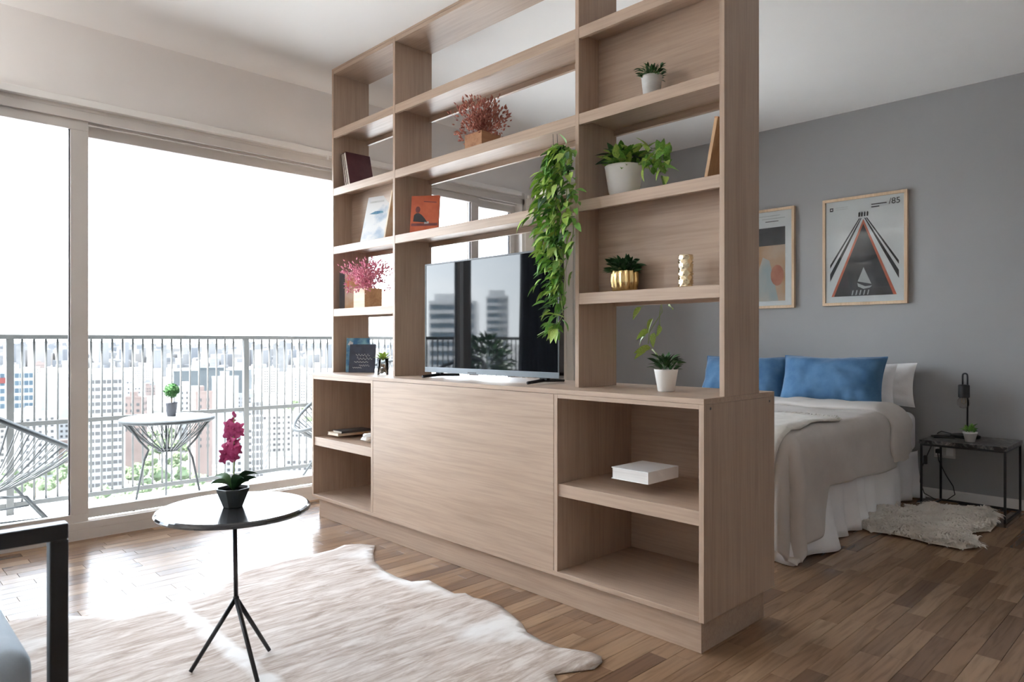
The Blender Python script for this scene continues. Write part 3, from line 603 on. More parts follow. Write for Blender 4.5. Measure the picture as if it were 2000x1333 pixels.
def hanging_plant():
    r = random.Random(21)
    top = Vector((2.1, 1.88, SZ[1] - .043))
    t = thing('hanging_vine_plant', top - Vector((0, 0, .1)), 'bushy green trailing plant hanging from the shelf edge in front of the television', 'plant')
    prof = [(283, 1092, 1116), (300, 1078, 1120), (330, 1070, 1126), (350, 1050, 1128), (380, 1052, 1128), (420, 1052, 1126), (450, 1056, 1126), (480, 1058, 1122), (520, 1062, 1120), (550, 1075, 1116), (585, 1066, 1112), (610, 1068, 1106), (640, 1076, 1092)]
    def at(y):
        for (ya, la, ra), (yb, lb, rb) in zip(prof, prof[1:]):
            if ya <= y <= yb: f = (y - ya) / (yb - ya); return la + (lb - la) * f, ra + (rb - ra) * f
        return prof[-1][1:]
    for k, (px_, dx) in enumerate(((1080, .015), (1088, .03))):
        obj('hanging_string', MB().tube([onx(px_, 262, XUF + dx), onx(px_ + 2, 305, XUF + dx)], .0009, 4), 'chrome_white', t)
    # vines: thin strands running down through the bush
    vines = [[(1098, 285), (1090, 340), (1084, 420), (1080, 500), (1094, 575), (1100, 615), (1090, 632), (1050, 655)],
             [(1105, 285), (1108, 350), (1104, 430), (1100, 500), (1104, 560), (1098, 610), (1066, 632)],
             [(1098, 290), (1075, 330), (1062, 400), (1070, 460), (1085, 540), (1088, 600), (1090, 650)],
             [(1104, 285), (1112, 360), (1120, 450), (1112, 500), (1098, 545)],
             [(1095, 300), (1070, 380), (1045, 412), (1030, 425)]]
    for v in vines:
        X = 2.075 + r.uniform(-.03, .05)
        obj('vine', MB().tube([onx(a, b, X + .01 * math.sin(i)) for i, (a, b) in enumerate(v)], .0016, 5), 'stem', t, smooth=True)
    n = 0; inner = MB()
    while n < 640:
        y = 283 + (650 - 283) * r.random() ** 1.2
        if y > 480 and r.random() < .4: continue
        if y > 585 and r.random() < .5: continue
        a, b = at(y); u = r.uniform(-1, 1); px_ = (a + b) / 2 + u * (b - a) / 2
        deep = n % 5 > 1                              # behind the outer leaves
        X = 2.07 + (r.uniform(-.09, .0) if not deep else r.uniform(-.03, .07)) * (1 if y < 480 else .6)
        if px_ > 1116: X = 1.99 + r.uniform(0, .06)
        p = onx(px_, y, X)
        if p.y < 1.83 and X > 2.02: p.y = 1.83 + r.uniform(0, .05)
        out = Vector((-.7 + r.uniform(-.6, .8), -u * .9 + r.uniform(-.5, .5), -.5 + r.uniform(-.5, .6)))
        if p.y < 1.86 and out.y < 0 and X > 2.0: out.y *= -.4; out.x = -abs(out.x)
        k = r.random(); sz = r.uniform(.038, .066)
        if deep: join_leaf(inner, 'green', p, out, sz, r.uniform(-.6, .6))
        else: place_leaf(t, 'lime' if k < .5 else ('green' if k < .9 else 'dark'), p, out, sz, r.uniform(-.6, .6))
        n += 1
    obj('inner_foliage', inner, 'leaf', t, smooth=True, kind='stuff', fixn=False)
    for (px_, y) in ((1035, 425), (1028, 428), (1045, 400), (1050, 395), (1058, 545), (1052, 555), (1068, 570), (1085, 648), (1080, 640), (1110, 600), (1062, 508), (1072, 512), (1068, 335), (1052, 352)):
        p = onx(px_, y, 2.06); place_leaf(t, 'lime' if r.random() < .6 else 'green', p, (-.4, .7 + r.uniform(-.6, .3), -.5), r.uniform(.05, .075), r.uniform(-.5, .5))
hanging_plant()
def small_vine():
    r = random.Random(4); X = 2.36
    t = thing('trailing_vine_sprig', onx(1295, 597, X), 'short lime green vine sprig dangling behind the open shelf above the white pot', 'plant')
    pts = [(1292, 588), (1293, 610), (1280, 630), (1268, 650), (1266, 672)]
    obj('vine', MB().tube([onx(a, b, X) for a, b in pts], .0016, 5), 'stem', t, smooth=True)
    obj('vine', MB().tube([onx(a, b, X) for a, b in ((1292, 588), (1288, 615), (1289, 640))], .0014, 5), 'stem', t, smooth=True)
    obj('vine', MB().tube([onx(a, b, X) for a, b in ((1292, 588), (1262, 592), (1246, 606))], .0014, 5), 'stem', t, smooth=True)
    for px_, y, dx, dz, s in ((1252, 600, .5, -.7, .06), (1305, 598, -.8, -.1, .05), (1275, 622, .3, -.9, .06), (1268, 645, .9, -.35, .065), (1262, 655, .8, -.6, .055), (1278, 650, .1, -1, .06), (1288, 635, -.3, -.9, .05), (1272, 680, .9, -.1, .07), (1262, 684, .9, -.4, .06), (1272, 684, -.5, -.2, .06)):
        place_leaf(t, 'lime', onx(px_, y, X), (-.3 + r.uniform(-.3, .3), dx, dz), s, r.uniform(-1.0, 1.0))
small_vine()
def lathe_pot(t, o, prof, mat, n=28, wob=None, soil=None):
    p = obj('pot', MB().lathe(o, prof, n, wob=wob), mat, t, smooth=True)
    if soil: obj('soil', MB().lathe(o, [(soil[0], soil[1] - .006), (soil[0], soil[1])], 18), 'soil', t)
    return p
def pothos_pot():
    o = Vector((2.19, 1.635, SZ[2])); r = random.Random(8)
    t = thing('potted_pothos', o, 'leafy green pothos in a large white pot on the shelf', 'plant')
    lathe_pot(t, o, [(.05, 0), (.06, .03), (.073, .118), (.075, .125), (.07, .125), (.066, .11)], 'ceramic', soil=(.066, .112))
    for k in range(95):
        a = r.uniform(0, 2 * PI); rr = r.uniform(.0, .07); p = o + Vector((rr * math.cos(a), rr * math.sin(a), .12 + r.uniform(0, .06)))
        d = Vector((math.cos(a), math.sin(a), r.uniform(-.3, 1.5)))
        place_leaf(t, 'green' if r.random() < .6 else ('dark' if r.random() < .5 else 'lime'), p, d, r.uniform(.05, .078), r.uniform(-.6, .6))
    for k in range(42):                                # trails over the right side of the pot
        px_ = r.uniform(1258, 1306); y = r.uniform(290, 345)
        p = onx(px_, y, 2.16 + r.uniform(-.04, .04)); d = Vector((r.uniform(-.8, .3), r.uniform(-1, .4), r.uniform(-.6, .9)))
        place_leaf(t, 'green' if r.random() < .55 else 'lime', p, d, r.uniform(.045, .075), r.uniform(-.6, .6))
    for k in range(4):
        obj('vine', MB().tube([o + Vector((0, -.05, .12)), onx(1262 + 8 * k, 310, 2.16), onx(1270 + 10 * k, 335, 2.15)], .0016, 5), 'stem', t, smooth=True)
pothos_pot()
def succulent(name, o, label, prof, mat, h, spread, nl, leaf='dark', size=.03, wob=None, n=28, soil=None, seed=1, joined=True):
    r = random.Random(seed); t = thing(name, o, label, 'plant'); o = Vector(o)
    lathe_pot(t, o, prof, mat, n, wob, soil)
    zt = prof[-1][1]; mb = MB()
    for k in range(nl):
        a = r.uniform(0, 2 * PI); f = r.random() ** .6
        p = o + Vector((spread * .55 * f * math.cos(a), spread * .55 * f * math.sin(a), zt + .004 + h * .55 * r.random()))
        d = Vector((math.cos(a) * f, math.sin(a) * f, .35 + 1.1 * (1 - f) + r.uniform(-.2, .2)))
        kk = leaf if r.random() < .75 else 'green'
        if joined: join_leaf(mb, kk, p, d, size * r.uniform(.7, 1.2), r.uniform(-1, 1))
        else: place_leaf(t, kk, p, d, size * r.uniform(.7, 1.2), r.uniform(-1, 1))
    if joined: obj('foliage', mb, 'leaf_dark' if leaf == 'dark' else 'leaf', t, smooth=True, fixn=False)
    return t
succulent('potted_succulent', (2.128, 1.465, SZ[1]), 'tiny dark succulent in a grey stone pot on the upper shelf', [(.028, 0), (.031, .008), (.037, .066), (.039, .072), (.035, .072), (.033, .06)], 'ceramic_grey', .07, .075, 110, size=.024, seed=2, soil=(.033, .062))
succulent('potted_succulent', (2.14, 1.595, SZ[3]), 'spiky green succulent in a fluted gold pot beside the gold vase', [(.036, 0), (.044, .006), (.05, .04), (.048, .075), (.046, .08), (.042, .08), (.04, .065)], 'gold', .07, .09, 260, leaf='dark', size=.034, wob=lambda a, j: 1 + (.07 * math.cos(14 * a + j * .25) if j < 5 else 0), n=84, seed=5, soil=(.04, .068))
succulent('potted_plant', onz(1301, 765, .8185), 'dark leafy plant in a tapered white pot on the cabinet top', [(.028, 0), (.03, .004), (.042, .075), (.043, .08), (.039, .08), (.037, .07)], 'ceramic', .075, .07, 70, size=.036, seed=9, soil=(.037, .072))
v = thing('gold_vase', (2.125, 1.322, SZ[3]), 'dimpled pale gold cylinder vase on the shelf', 'vase')
_d = random.Random(2)
obj('body', MB().lathe((2.125, 1.322, SZ[3]), [(.024 + .002 * math.sin(z * 9), z * .113 / 24) for z in range(25)] + [(.021, .113), (.02, .03)], 40, wob=lambda a, j: 1 + (.085 * math.sin(7 * a + (PI if (j // 3) % 2 else 0)) * math.sin(PI * (j % 3 + .5) / 3) if j < 25 else 0)), 'gold_pale', v, smooth=True)

def dried_box(o, label, mat, w, h, height, spread, seed, n=420, boxmat='box_wood'):
    r = random.Random(seed); o = Vector(o); t = thing('dried_flower_box', o, label, 'flowers')
    a = w / 2; q = .008
    b = obj('box', MB().box((o.x - a, o.y - a, o.z), (o.x + a, o.y - a + q, o.z + h)).box((o.x - a, o.y + a - q, o.z), (o.x + a, o.y + a, o.z + h)).box((o.x - a, o.y - a + q, o.z), (o.x - a + q, o.y + a - q, o.z + h)).box((o.x + a - q, o.y - a + q, o.z), (o.x + a, o.y + a - q, o.z + h)).box((o.x - a + q, o.y - a + q, o.z), (o.x + a - q, o.y + a - q, o.z + .01)), boxmat, t, bevel=.0008)
    obj('moss', MB().box((o.x - a + q, o.y - a + q, o.z + h - .02), (o.x + a - q, o.y + a - q, o.z + h - .008)), mat, t)
    st, fl = MB(), MB()
    for k in range(n):
        d = Vector((r.gauss(0, .55), r.gauss(0, .55), 1)).normalized(); L = height * r.uniform(.3, 1.0)
        if r.random() < .12: d = Vector((r.gauss(0, 1), r.gauss(0, 1), r.uniform(-.1, .3))).normalized(); L = spread * r.uniform(.6, 1)
        p0 = o + Vector((r.uniform(-a, a) * .6, r.uniform(-a, a) * .6, h - .01)); p1 = p0 + d * L
        if k % 3 == 0: st.tube([p0, p0.lerp(p1, .5) + Vector((0, 0, .008)), p1], .0008, 3, cap=False)
        s = r.uniform(.005, .0115)
        for e in range(2):
            pp = p1 + Vector((r.gauss(0, .006), r.gauss(0, .006), r.gauss(0, .008)))
            dd = (d + Vector((r.gauss(0, .4), r.gauss(0, .4), r.gauss(0, .4)))).normalized(); c = dd.orthogonal().normalized() * s * .55; e2 = dd.cross(c)
            fl.add([pp - dd * s, pp + c, pp + e2, pp - c, pp - e2, pp + dd * s * 1.4], [(0, 2, 1), (0, 3, 2), (0, 4, 3), (0, 1, 4), (5, 1, 2), (5, 2, 3), (5, 3, 4), (5, 4, 1)])
    obj('stalks', st, mat, t, kind='stuff', fixn=False); obj('blossoms', fl, mat, t, kind='stuff', fixn=False)
dried_box((2.19, 2.455, SZ[1]), 'rust red dried flowers in a small square wooden box on the open shelf', 'dried_red', .12, .082, .185, .13, 31)
dried_box((2.17, 3.41, SZ[3]), 'pink dried flowers in a small square pine box beside an upright book', 'dried_pink', .115, .11, .19, .12, 32, boxmat='pine_y')

# ------------------------------------------------------------------ books and small things on the unit
def book(name, label, mtx, w, h, t_, cover, pages='paper', hard=.0025, over=.003, cat='book', group=None, prints=()):
    """book in its own axes: width +X (spine at x=0), thickness +Y, height +Z; mtx puts it in the room"""
    loc = mtx.translation.copy(); t = thing(name, loc, label, cat, group)
    mb = MB(mtx).box((0, 0, 0), (w, hard, h)).box((0, t_ - hard, 0), (w, t_, h)).box((0, hard, 0), (hard, t_ - hard, h))
    cv = obj('cover', mb, cover, t, bevel=.0005)
    obj('pages', MB(mtx).box((hard, hard, over), (w - over, t_ - hard, h - over)), pages, t)
    for nm, pm, poly in prints:
        obj(nm, MB(mtx).poly([(a * w, -.0004, b * h) for a, b in poly], (0, .0003, 0)), pm, cv)
    return t
def basis(o, xdir, zdir):
    x = Vector(xdir).normalized(); z = Vector(zdir); z = (z - x * z.dot(x)).normalized(); y = z.cross(x)
    m = Matrix((x, y, z)).transposed().to_4x4(); m.translation = Vector(o); return m
# maroon books leaning to the left upright (covers face -Y/-X)
UY = UPR[3][0]
for k in range(3):
    lean = .20 + .03 * k
    m = basis((2.292 - .004 * k, UY - .047 - .0265 * k, SZ[1] + .0008), (-1, 0, 0), (0, math.sin(lean), math.cos(lean)))
    book('book', ('maroon clothbound book leaning flat against the shelf upright, rear of three', 'maroon clothbound book between two others leaning in a row', 'maroon clothbound book in front of two leaning ones, showing its cover')[k], m, .165, .21, .024, 'maroon', group='maroon books on the shelf')
# magazine in front of the back panel
m = basis((2.112, 3.40, SZ[2] + .0008), (.05, -.21, 0), (.26, .02, 1))
mag = book('magazine', 'pale blue and white magazine leaning against the wooden back panel', m, .212, .275, .008, 'mag_cover', 'paper_white', hard=.0008, over=.0005, cat='magazine',
           prints=[('print', 'ink_pale', [(.1, .86), (.6, .86), (.6, .9), (.1, .9)]), ('print', 'sea', [(.15, .62), (.35, .67), (.6, .66), (.66, .62), (.4, .6)])])
m = basis((2.10, 3.135, SZ[2] + .0008), (.98, .05, 0), (0, -.28, 1))
book('book', 'thin brown paper-backed book propped behind the pale magazine', m, .09, .25, .012, 'sandy', cat='book')
# orange book
def ellipse(cx, cy, rx, ry, n=14): return [(cx + rx * math.cos(2 * PI * k / n), cy + ry * math.sin(2 * PI * k / n)) for k in range(n)]
a = onx(805, 449, 2.13); m = basis((2.13, 2.955, SZ[2] + .0005), (.45, -.6, 0), (.12, .16, 1))
book('book', 'orange book with a dark seated figure on its cover, leaning on the shelf divider', m, .15, .212, .018, 'orange',
     prints=[('figure_print', 'ink', [(.1, .34), (.62, .3), (.5, .42), (.4, .5), (.3, .55), (.2, .55), (.12, .5)]), ('figure_print', 'ink_purple', ellipse(.25, .64, .085, .085)), ('text_print', 'ink_purple', [(.45, .84), (.9, .81), (.9, .83), (.45, .86)]), ('band_print', 'ink_purple', [(.04, .22), (.97, .22), (.97, .29), (.04, .29)]), ('band_print', 'ink_pale', [(.5, .27), (.66, .27), (.66, .33), (.5, .33)])])
# flat things on the middle shelf
m = basis((2.14, 1.97, SZ[2] + .0005), (0, 1, 0), (1, 0, 0))
book('book', 'thick oak-coloured book lying flat on the shelf behind the trailing leaves', basis((2.14, 1.83, SZ[2] + .0475), (0, 1, 0), (1, 0, 0)), .24, .15, .047, 'sandy')
book('magazine', 'thin grey magazine lying flat on the shelf over the television', basis((2.15, 2.42, SZ[2] + .008), (0, 1, 0), (1, 0, 0)), .2, .14, .007, 'poster_paper', 'paper_white', hard=.0008, over=.0005, cat='magazine')
# behind the pink flowers
m = basis((2.12, 3.575, SZ[3] + .0005), (.5, -.5, 0), (0, .03, 1))
book('book', 'sand coloured book with a dark spine standing behind the pink flowers', m, .15, .213, .03, 'sandy', prints=[('figure_print', 'ink', [(.45, .5), (.62, .46), (.66, .52), (.55, .58)]), ('text_print', 'ink_red', [(.1, .45), (.16, .45), (.16, .92), (.1, .92)])])
m = basis((2.098, 3.598, SZ[3] + .0005), (.5, -.5, 0), (0, .03, 1))
book('book', 'dark grey book squeezed between the upright and the sand coloured book', m, .14, .215, .021, 'ink_grey')
# on the cabinet top
m = basis((2.125, 3.575, .8185), (.5, -.55, 0), (.06, .1, 1))
book('book', 'blue sea-coloured book standing behind the navy book on the cabinet top', m, .135, .2, .02, 'sea', prints=[('cloud_print', 'ink_pale', [(.05, .8), (.25, .78), (.3, .86), (.15, .92)])])
m = basis((2.12, 3.535, .8185), (.5, -.55, 0), (.1, .17, 1)); pr = []
rr = random.Random(5)
for (x0, x1, z0, am) in ((.25, .8, .62, .05), (.3, .9, .5, .045), (.2, .75, .38, .02), (.4, .8, .26, .035), (.15, .5, .18, .02)):
    n = 14; top = [(x0 + (x1 - x0) * i / n, z0 + am * math.sin(i * 2.2 + rr.random()) ) for i in range(n + 1)]
    pr.append(('script_print', 'ink_pale', top + [(a_, b_ - .014) for a_, b_ in top[::-1]]))
book('book', 'navy book with pale hand lettering leaning on the blue book', m, .15, .165, .014, 'navy', prints=pr)
def glass_vase(o):
    o = Vector(o); t = thing('glass_planter', o, 'small clear glass with pebbles and a green air plant on the cabinet top', 'plant'); r = random.Random(3)
    obj('glass', MB().lathe(o, [(.03, 0), (.03, .088), (.0285, .088), (.0285, .004)], 24), 'glass', t, smooth=True)
    pm = None
    for k in range(26):
        a, rr_ = r.uniform(0, 6.28), .018 * r.random() ** .5
        obj('pebble', MB().ball(o + Vector((rr_ * math.cos(a), rr_ * math.sin(a), .011 + .0017 * k)), .008, 7, 5, (1, .8, .75)), 'pebble', t, smooth=True)
    for k in range(18):
        a = 2.4 * k; f = k / 18
        place_leaf(t, 'lime', o + Vector((0, 0, .075)), Vector((math.cos(a) * (1 - .7 * f), math.sin(a) * (1 - .7 * f), .7 + f)), .055, 0)
glass_vase((2.125, 3.19, .8185))
m = basis((2.21, YA + .025, SZ[2] + .0005), (-1, .02, 0), (0, .13, 1))
pb = thing('wooden_panel', (2.2, 1.2, SZ[2]), 'plain reddish wooden panel leaning on the shelf end', 'panel')
mt = basis((2.10, 1.236, SZ[2] + .0005), (1, 0, 0), (0, -.2, 1))
obj('board', MB(mt).box((0, -.012, 0), (.12, 0, .2)), 'pine_z', pb, bevel=.001); obj('edge_strip', MB(mt).box((0, -.0125, .198), (.12, .0005, .203)), 'box_wood', pb, bevel=.0005)
# books in the lower bays
bm_ = basis((2.012, 1.40, .461 + .043), (0, 1, 0), (1, 0, 0))
book('book', 'thick white book with a patterned cover lying in the right cabinet bay', bm_, .158, .19, .042, 'poster_paper', 'paper_white', hard=.003,
     prints=[('pattern_print', 'ink_pale', [(.35 + .1 * k, .35), (.4 + .1 * k, .35), (.45 + .1 * k, .75), (.4 + .1 * k, .75)]) for k in range(4)])
for k, (yy, w, h, tt, cv, lb) in enumerate(((3.435, .115, .2, .016, 'sandy', 'thin cream paperback lying at the bottom of the small pile'), (3.43, .1, .19, .013, 'ink_grey', 'thin dark paperback lying on the cream one in the left bay'))):
    zz = .456 + (.0165 if k else .0); book('book', lb, basis((1.995 + .02 * k, yy, zz + tt + .0005), (0, 1, 0), (1, .05 - .2 * k, 0)), w, h, tt, cv, group='paperbacks in the left bay')
def crumpled(o):
    o = Vector(o); mb = MB()
    vs0 = MB().ball((0, 0, 0), 1, 12, 8)
    vv = [Vector((p.x * .048, p.y * .045, p.z * .024)) * (1 + .5 * noise.noise(p * 2.2)) + o + Vector((0, 0, .022)) for p in vs0.v]
    zmin = min(p.z for p in vv)
    mb.add([p - Vector((0, 0, zmin - o.z)) for p in vv], vs0.f)
    obj('paper_wad', mb, 'paper_white', loc=tuple(o), label='small crumpled white paper wad lying in the left cabinet bay', cat='paper')
crumpled((2.06, 3.21, .4565))

# ------------------------------------------------------------------ television
TVX = 2.165
def television():
    X = TVX; ya, yb = onx(1093, 600, X).y, onx(830.5, 600, X).y; z0, z1 = onx(834, 727, X).z, onx(830, 517, X).z
    t = thing('television', (X, 2.5, .8185), 'flat black television reflecting the windows, standing on the oak cabinet', 'television')
    sc_ = obj('screen', MB().box((X, ya + .008, z0 + .026), (X + .004, yb - .008, z1 - .008)), 'screen', t)
    bz = obj('bezel', MB().box((X - .002, ya, z0 + .012), (X + .028, ya + .008, z1)).box((X - .002, yb - .008, z0 + .012), (X + .028, yb, z1)).box((X - .002, ya + .008, z1 - .008), (X + .028, yb - .008, z1)), 'tv_bezel', t, bevel=.001)
    obj('lower_bezel', MB().box((X - .003, ya, z0), (X + .028, yb, z0 + .026)), 'tv_chin', t, bevel=.0015)
    obj('back_housing', MB().box((X + .004, ya + .008, z0 + .026), (X + .026, yb - .008, z1 - .008)).box((X + .026, ya + .1, z0 + .02), (X + .062, yb - .1, z0 + .34)), 'black_soft', t, bevel=.004)
    obj('sensor', MB().box((X - .004, 2.47, z0 + .004), (X - .002, 2.53, z0 + .01)), 'tv_bezel', t)
    for yc in (ya + .10, yb - .10):
        obj('foot', MB().tube([(X - .10, yc - .01, .8255), (X + .015, yc, .832), (X + .15, yc + .01, .8255)], [.0068, .0085, .0068], 8).box((X + .006, yc - .022, .832), (X + .024, yc + .022, z0 + .004)), 'black_soft', t, bevel=.002)
television()

# ------------------------------------------------------------------ cowhide rug
def rug_mesh(outline, step, fn_z, thick):
    """delaunay mesh inside the outline; fn_z(p, dist_to_edge)"""
    xs = [p.x for p in outline]; ys = [p.y for p in outline]
    dense = []
    for i, p in enumerate(outline):
        q = outline[(i + 1) % len(outline)]; n = max(1, int((q - p).length / step))
        dense += [p.lerp(q, k / n) for k in range(n)]
    nb = len(dense); pts = list(dense)
    x = min(xs)
    while x < max(xs):
        y = min(ys)
        while y < max(ys):
            p = Vector((x + R.uniform(-.2, .2) * step, y + R.uniform(-.2, .2) * step))
            if inside(p, outline) and min((p - q).length for q in dense) > step * .5: pts.append(p)
            y += step
        x += step
    vv, ee, ff, *_ = delaunay_2d_cdt(pts, [(i, (i + 1) % nb) for i in range(nb)], [], 1, 1e-5)
    mb = MB(); dist = [min((Vector(p) - q).length for q in dense) for p in vv]
    mb.v = [Vector((p[0], p[1], fn_z(p, d))) for p, d in zip(vv, dist)]; mb.f = [tuple(f) for f in ff]
    return mb, dist
mb, dist = rug_mesh(COW, .035, lambda p, d: .0055 + .003 * min(1, d / .03) + .004 * max(0, noise.noise(Vector((p[0] * 5, p[1] * 5, 0)))) * min(1, d / .05) + .010 * math.exp(-((p[0] - (.915 - .02 * (2.6 - p[1]))) / .02) ** 2) * min(1, d / .05), .004)
cow = obj('cowhide_rug', mb, 'cow', loc=(.915, 2.0, 0), smooth=True, label='beige and white brindled cowhide rug spread on the parquet under the round table', cat='rug', fixn=False)
att = cow.data.attributes.new('white', 'FLOAT', 'POINT')
for i, vtx in enumerate(cow.data.vertices):
    x_, y_ = vtx.co.x + .915, vtx.co.y + 2.0; d = dist[i] if i < len(dist) else 1
    sx = .915 - .02 * (2.6 - y_)
    w = .62 * math.exp(-((x_ - sx) / .032) ** 2)
    e = math.exp(-(d / .05) ** 2) * .22
    pt = .5 * math.exp(-(((x_ - 1.62) / .14) ** 2 + ((y_ - 1.78) / .16) ** 2)) + .42 * math.exp(-(((x_ - 1.72) / .1) ** 2 + ((y_ - 2.35) / .25) ** 2)) + .3 * math.exp(-(((x_ - .45) / .3) ** 2 + ((y_ - 2.75) / .2) ** 2)) + .3 * math.exp(-(((x_ - 1.75) / .15) ** 2 + ((y_ - 2.8) / .15) ** 2))
    att.data[i].value = min(1, w + e + pt)
sm = cow.modifiers.new('solid', 'SOLIDIFY'); sm.thickness = .004; sm.offset = -1

# ------------------------------------------------------------------ tripod side table and orchid
TC = Vector((.885, 2.14, 0)); TZ = .49
def side_table():
    t = thing('side_table', (TC.x, TC.y, .009), 'small round black side table with polished top and thin tripod legs on the hide', 'table')
    obj('table_top', MB().lathe((TC.x, TC.y, TZ - .018), [(.21, 0), (.222, .003), (.226, .009), (.222, .015), (.215, .018)], 64), 'marble', t, smooth=False)
    j = Vector((TC.x + .006, TC.y + .004, .205))
    obj('pole', MB().tube([Vector((TC.x, TC.y, TZ - .017)), j], .0065, 12), 'black_metal', t, smooth=True)
    obj('top_plate', MB().lathe((TC.x, TC.y, TZ - .024), [(.05, 0), (.05, .006)], 24), 'black_metal', t)
    obj('joint', MB().ball(j, .0095, 10, 7), 'black_metal', t, smooth=True)
    for (px_, py_) in ((372, 1313), (503, 1333), (526, 1271)):
        f = onz(px_, py_, .014); obj('leg', MB().tube([j, f], [.0072, .0062], 10), 'black_metal', t, smooth=True)
side_table()
def orchid():
    o = Vector((TC.x - .004, TC.y + .003, TZ)); r = random.Random(6)
    t = thing('potted_orchid', o, 'magenta orchid in a dark tapered pot on the round side table', 'plant')
    obj('pot', MB().lathe(o, [(.028, 0), (.03, .002), (.05, .052), (.051, .058), (.046, .058), (.044, .05)], 8), 'pot_dark', t)
    obj('soil', MB().lathe(o, [(.044, .046), (.044, .05)], 16), 'soil', t)
    D = 2.155
    def q(px_, py_, dz=0.): return CAM + ray(px_, py_) * (D + dz)
    def strap(pts, w):
        pts = [Vector(p) for p in pts]; mb = MB(); n = len(pts); vs_ = []
        side = ((pts[-1] - pts[0]).cross(Vector((0, 0, 1))).normalized() * .75 - FW * .0 + Vector((0, 0, .65))).normalized(); w *= 1.35
        for i, p in enumerate(pts):
            f = i / (n - 1); ww = w * (math.sin(PI * (.12 + .88 * f)) ** .7) if f < 1 else .0004
            vs_ += [p - side * ww + Vector((0, 0, .004)), p, p + side * ww + Vector((0, 0, .004))]
        mb.add(vs_, [x for i in range(n - 1) for x in ((i * 3, i * 3 + 3, i * 3 + 4, i * 3 + 1), (i * 3 + 1, i * 3 + 4, i * 3 + 5, i * 3 + 2))])
        b = obj('leaf', mb, 'leaf_dark', t, smooth=True, fixn=False, subsurf=1)
    base = o + Vector((0, 0, .048))
    strap([base, q(462, 940), q(475, 929), q(488, 925), q(503, 927)], .011)
    strap([base, q(466, 944, -.02), q(480, 937, -.04), q(492, 934, -.05), q(504, 936, -.06)], .010)
    strap([base, q(448, 940), q(440, 932), q(430, 930, .02), q(418, 932, .03)], .009)
    strap([base, q(446, 946), q(434, 942, -.02), q(422, 943, -.03), q(410, 948, -.04)], .008)
    strap([base, q(456, 940, -.03), q(460, 934, -.05), q(468, 932, -.08), q(476, 936, -.1)], .009)
    strap([base, q(458, 938, .03), q(466, 930, .05), q(474, 925, .07), q(484, 922, .09)], .009)
    sp = [base, q(457, 920), q(458, 880), q(455, 840), q(457, 820), q(459, 812)]
    obj('stem', MB().tube(sp, [.002, .002, .0018, .0016, .0013, .001], 6), 'stem', t, smooth=True)
    def blossom(c, s, fc):
        mb = MB(); fcv = Vector(fc).normalized(); u = fcv.orthogonal().normalized(); v_ = fcv.cross(u); a0 = r.uniform(0, 6)
        for k in range(5):
            a = a0 + 2 * PI * k / 5; d = u * math.cos(a) + v_ * math.sin(a); sd_ = fcv.cross(d); w = s * (.5 if k % 2 else .36)
            mb.add([c, c + d * s * .45 - sd_ * w + fcv * s * .1, c + d * s * .55 + fcv * s * .22, c + d * s * .45 + sd_ * w + fcv * s * .1, c + d * s - sd_ * w * .35, c + d * s * 1.05 - fcv * s * .05, c + d * s + sd_ * w * .35], [(0, 1, 2), (0, 2, 3), (1, 4, 5, 2), (2, 5, 6, 3)])
        b = obj('blossom', mb, 'orchid', t, smooth=True, fixn=False)
        obj('lip', MB().ball(c + fcv * s * .2, s * .2, 7, 5), 'orchid', b, smooth=True)
    for (a, b_, s) in ((454, 822, .010), (447, 832, .02), (457, 838, .022), (465, 838, .022), (446, 848, .019), (455, 852, .02), (451, 862, .02), (461, 866, .017), (445, 872, .02), (455, 878, .021), (462, 880, .018), (441, 886, .02), (450, 892, .019), (437, 897, .015), (459, 893, .014), (466, 845, .018)):
        blossom(q(a, b_, r.uniform(-.012, .012)), s * 1.05, (-.6 + r.uniform(-.5, .4), -.75 + r.uniform(-.4, .5), r.uniform(-.2, .5)))
    for (a, b_) in ((459, 812), (456, 808)): obj('bud', MB().ball(q(a, b_), .005, 7, 5, (1, 1, 1.4)), 'orchid', t, smooth=True)
orchid()

# ------------------------------------------------------------------ sofa in the foreground (black tube arm, blue-grey seat)
def sofa():
    y0, y1 = 1.507, 2.86; xf, xb = .313, -.5; zt = .661; s = .03
    t = thing('loveseat', ((xf + xb) / 2, (y0 + y1) / 2, 0), 'loveseat with black square-tube arms and a blue-grey seat cushion', 'sofa')
    for ya, yb in ((y0, y0 + s), (y1 - s, y1)):
        obj('arm_frame', MB().box((xb, ya, zt - s), (xf, yb, zt)).box((xf - s, ya, 0), (xf, yb, zt - s)).box((xb, ya, 0), (xb + s, yb, zt - s)), 'black_metal', t, bevel=.0025)
    obj('seat_frame', MB().box((xf - .06, y0 + s, .23), (xf - .03, y1 - s, .26)).box((xb + .0, y0 + s, .23), (xb + .03, y1 - s, .26)).box((xb + .03, y0 + s, .23), (xf - .06, y0 + 2 * s, .26)).box((xb + .03, y1 - 2 * s, .23), (xf - .06, y1 - s, .26)), 'black_metal', t, bevel=.0025)
    ym = (y0 + y1) / 2
    for a, b in ((y0 + s + .006, ym - .003), (ym + .003, y1 - s - .006)):
        obj('seat_cushion', MB().box((xb + .14, a, .261), (xf - .045, b, .43)), 'sofa_fabric', t, bevel=.045, seg=5, smooth=True)
        obj('back_cushion', MB().box((xb - .0, a, .43), (xb + .17, b, .80)), 'sofa_fabric', t, bevel=.05, seg=5, smooth=True)
sofa()

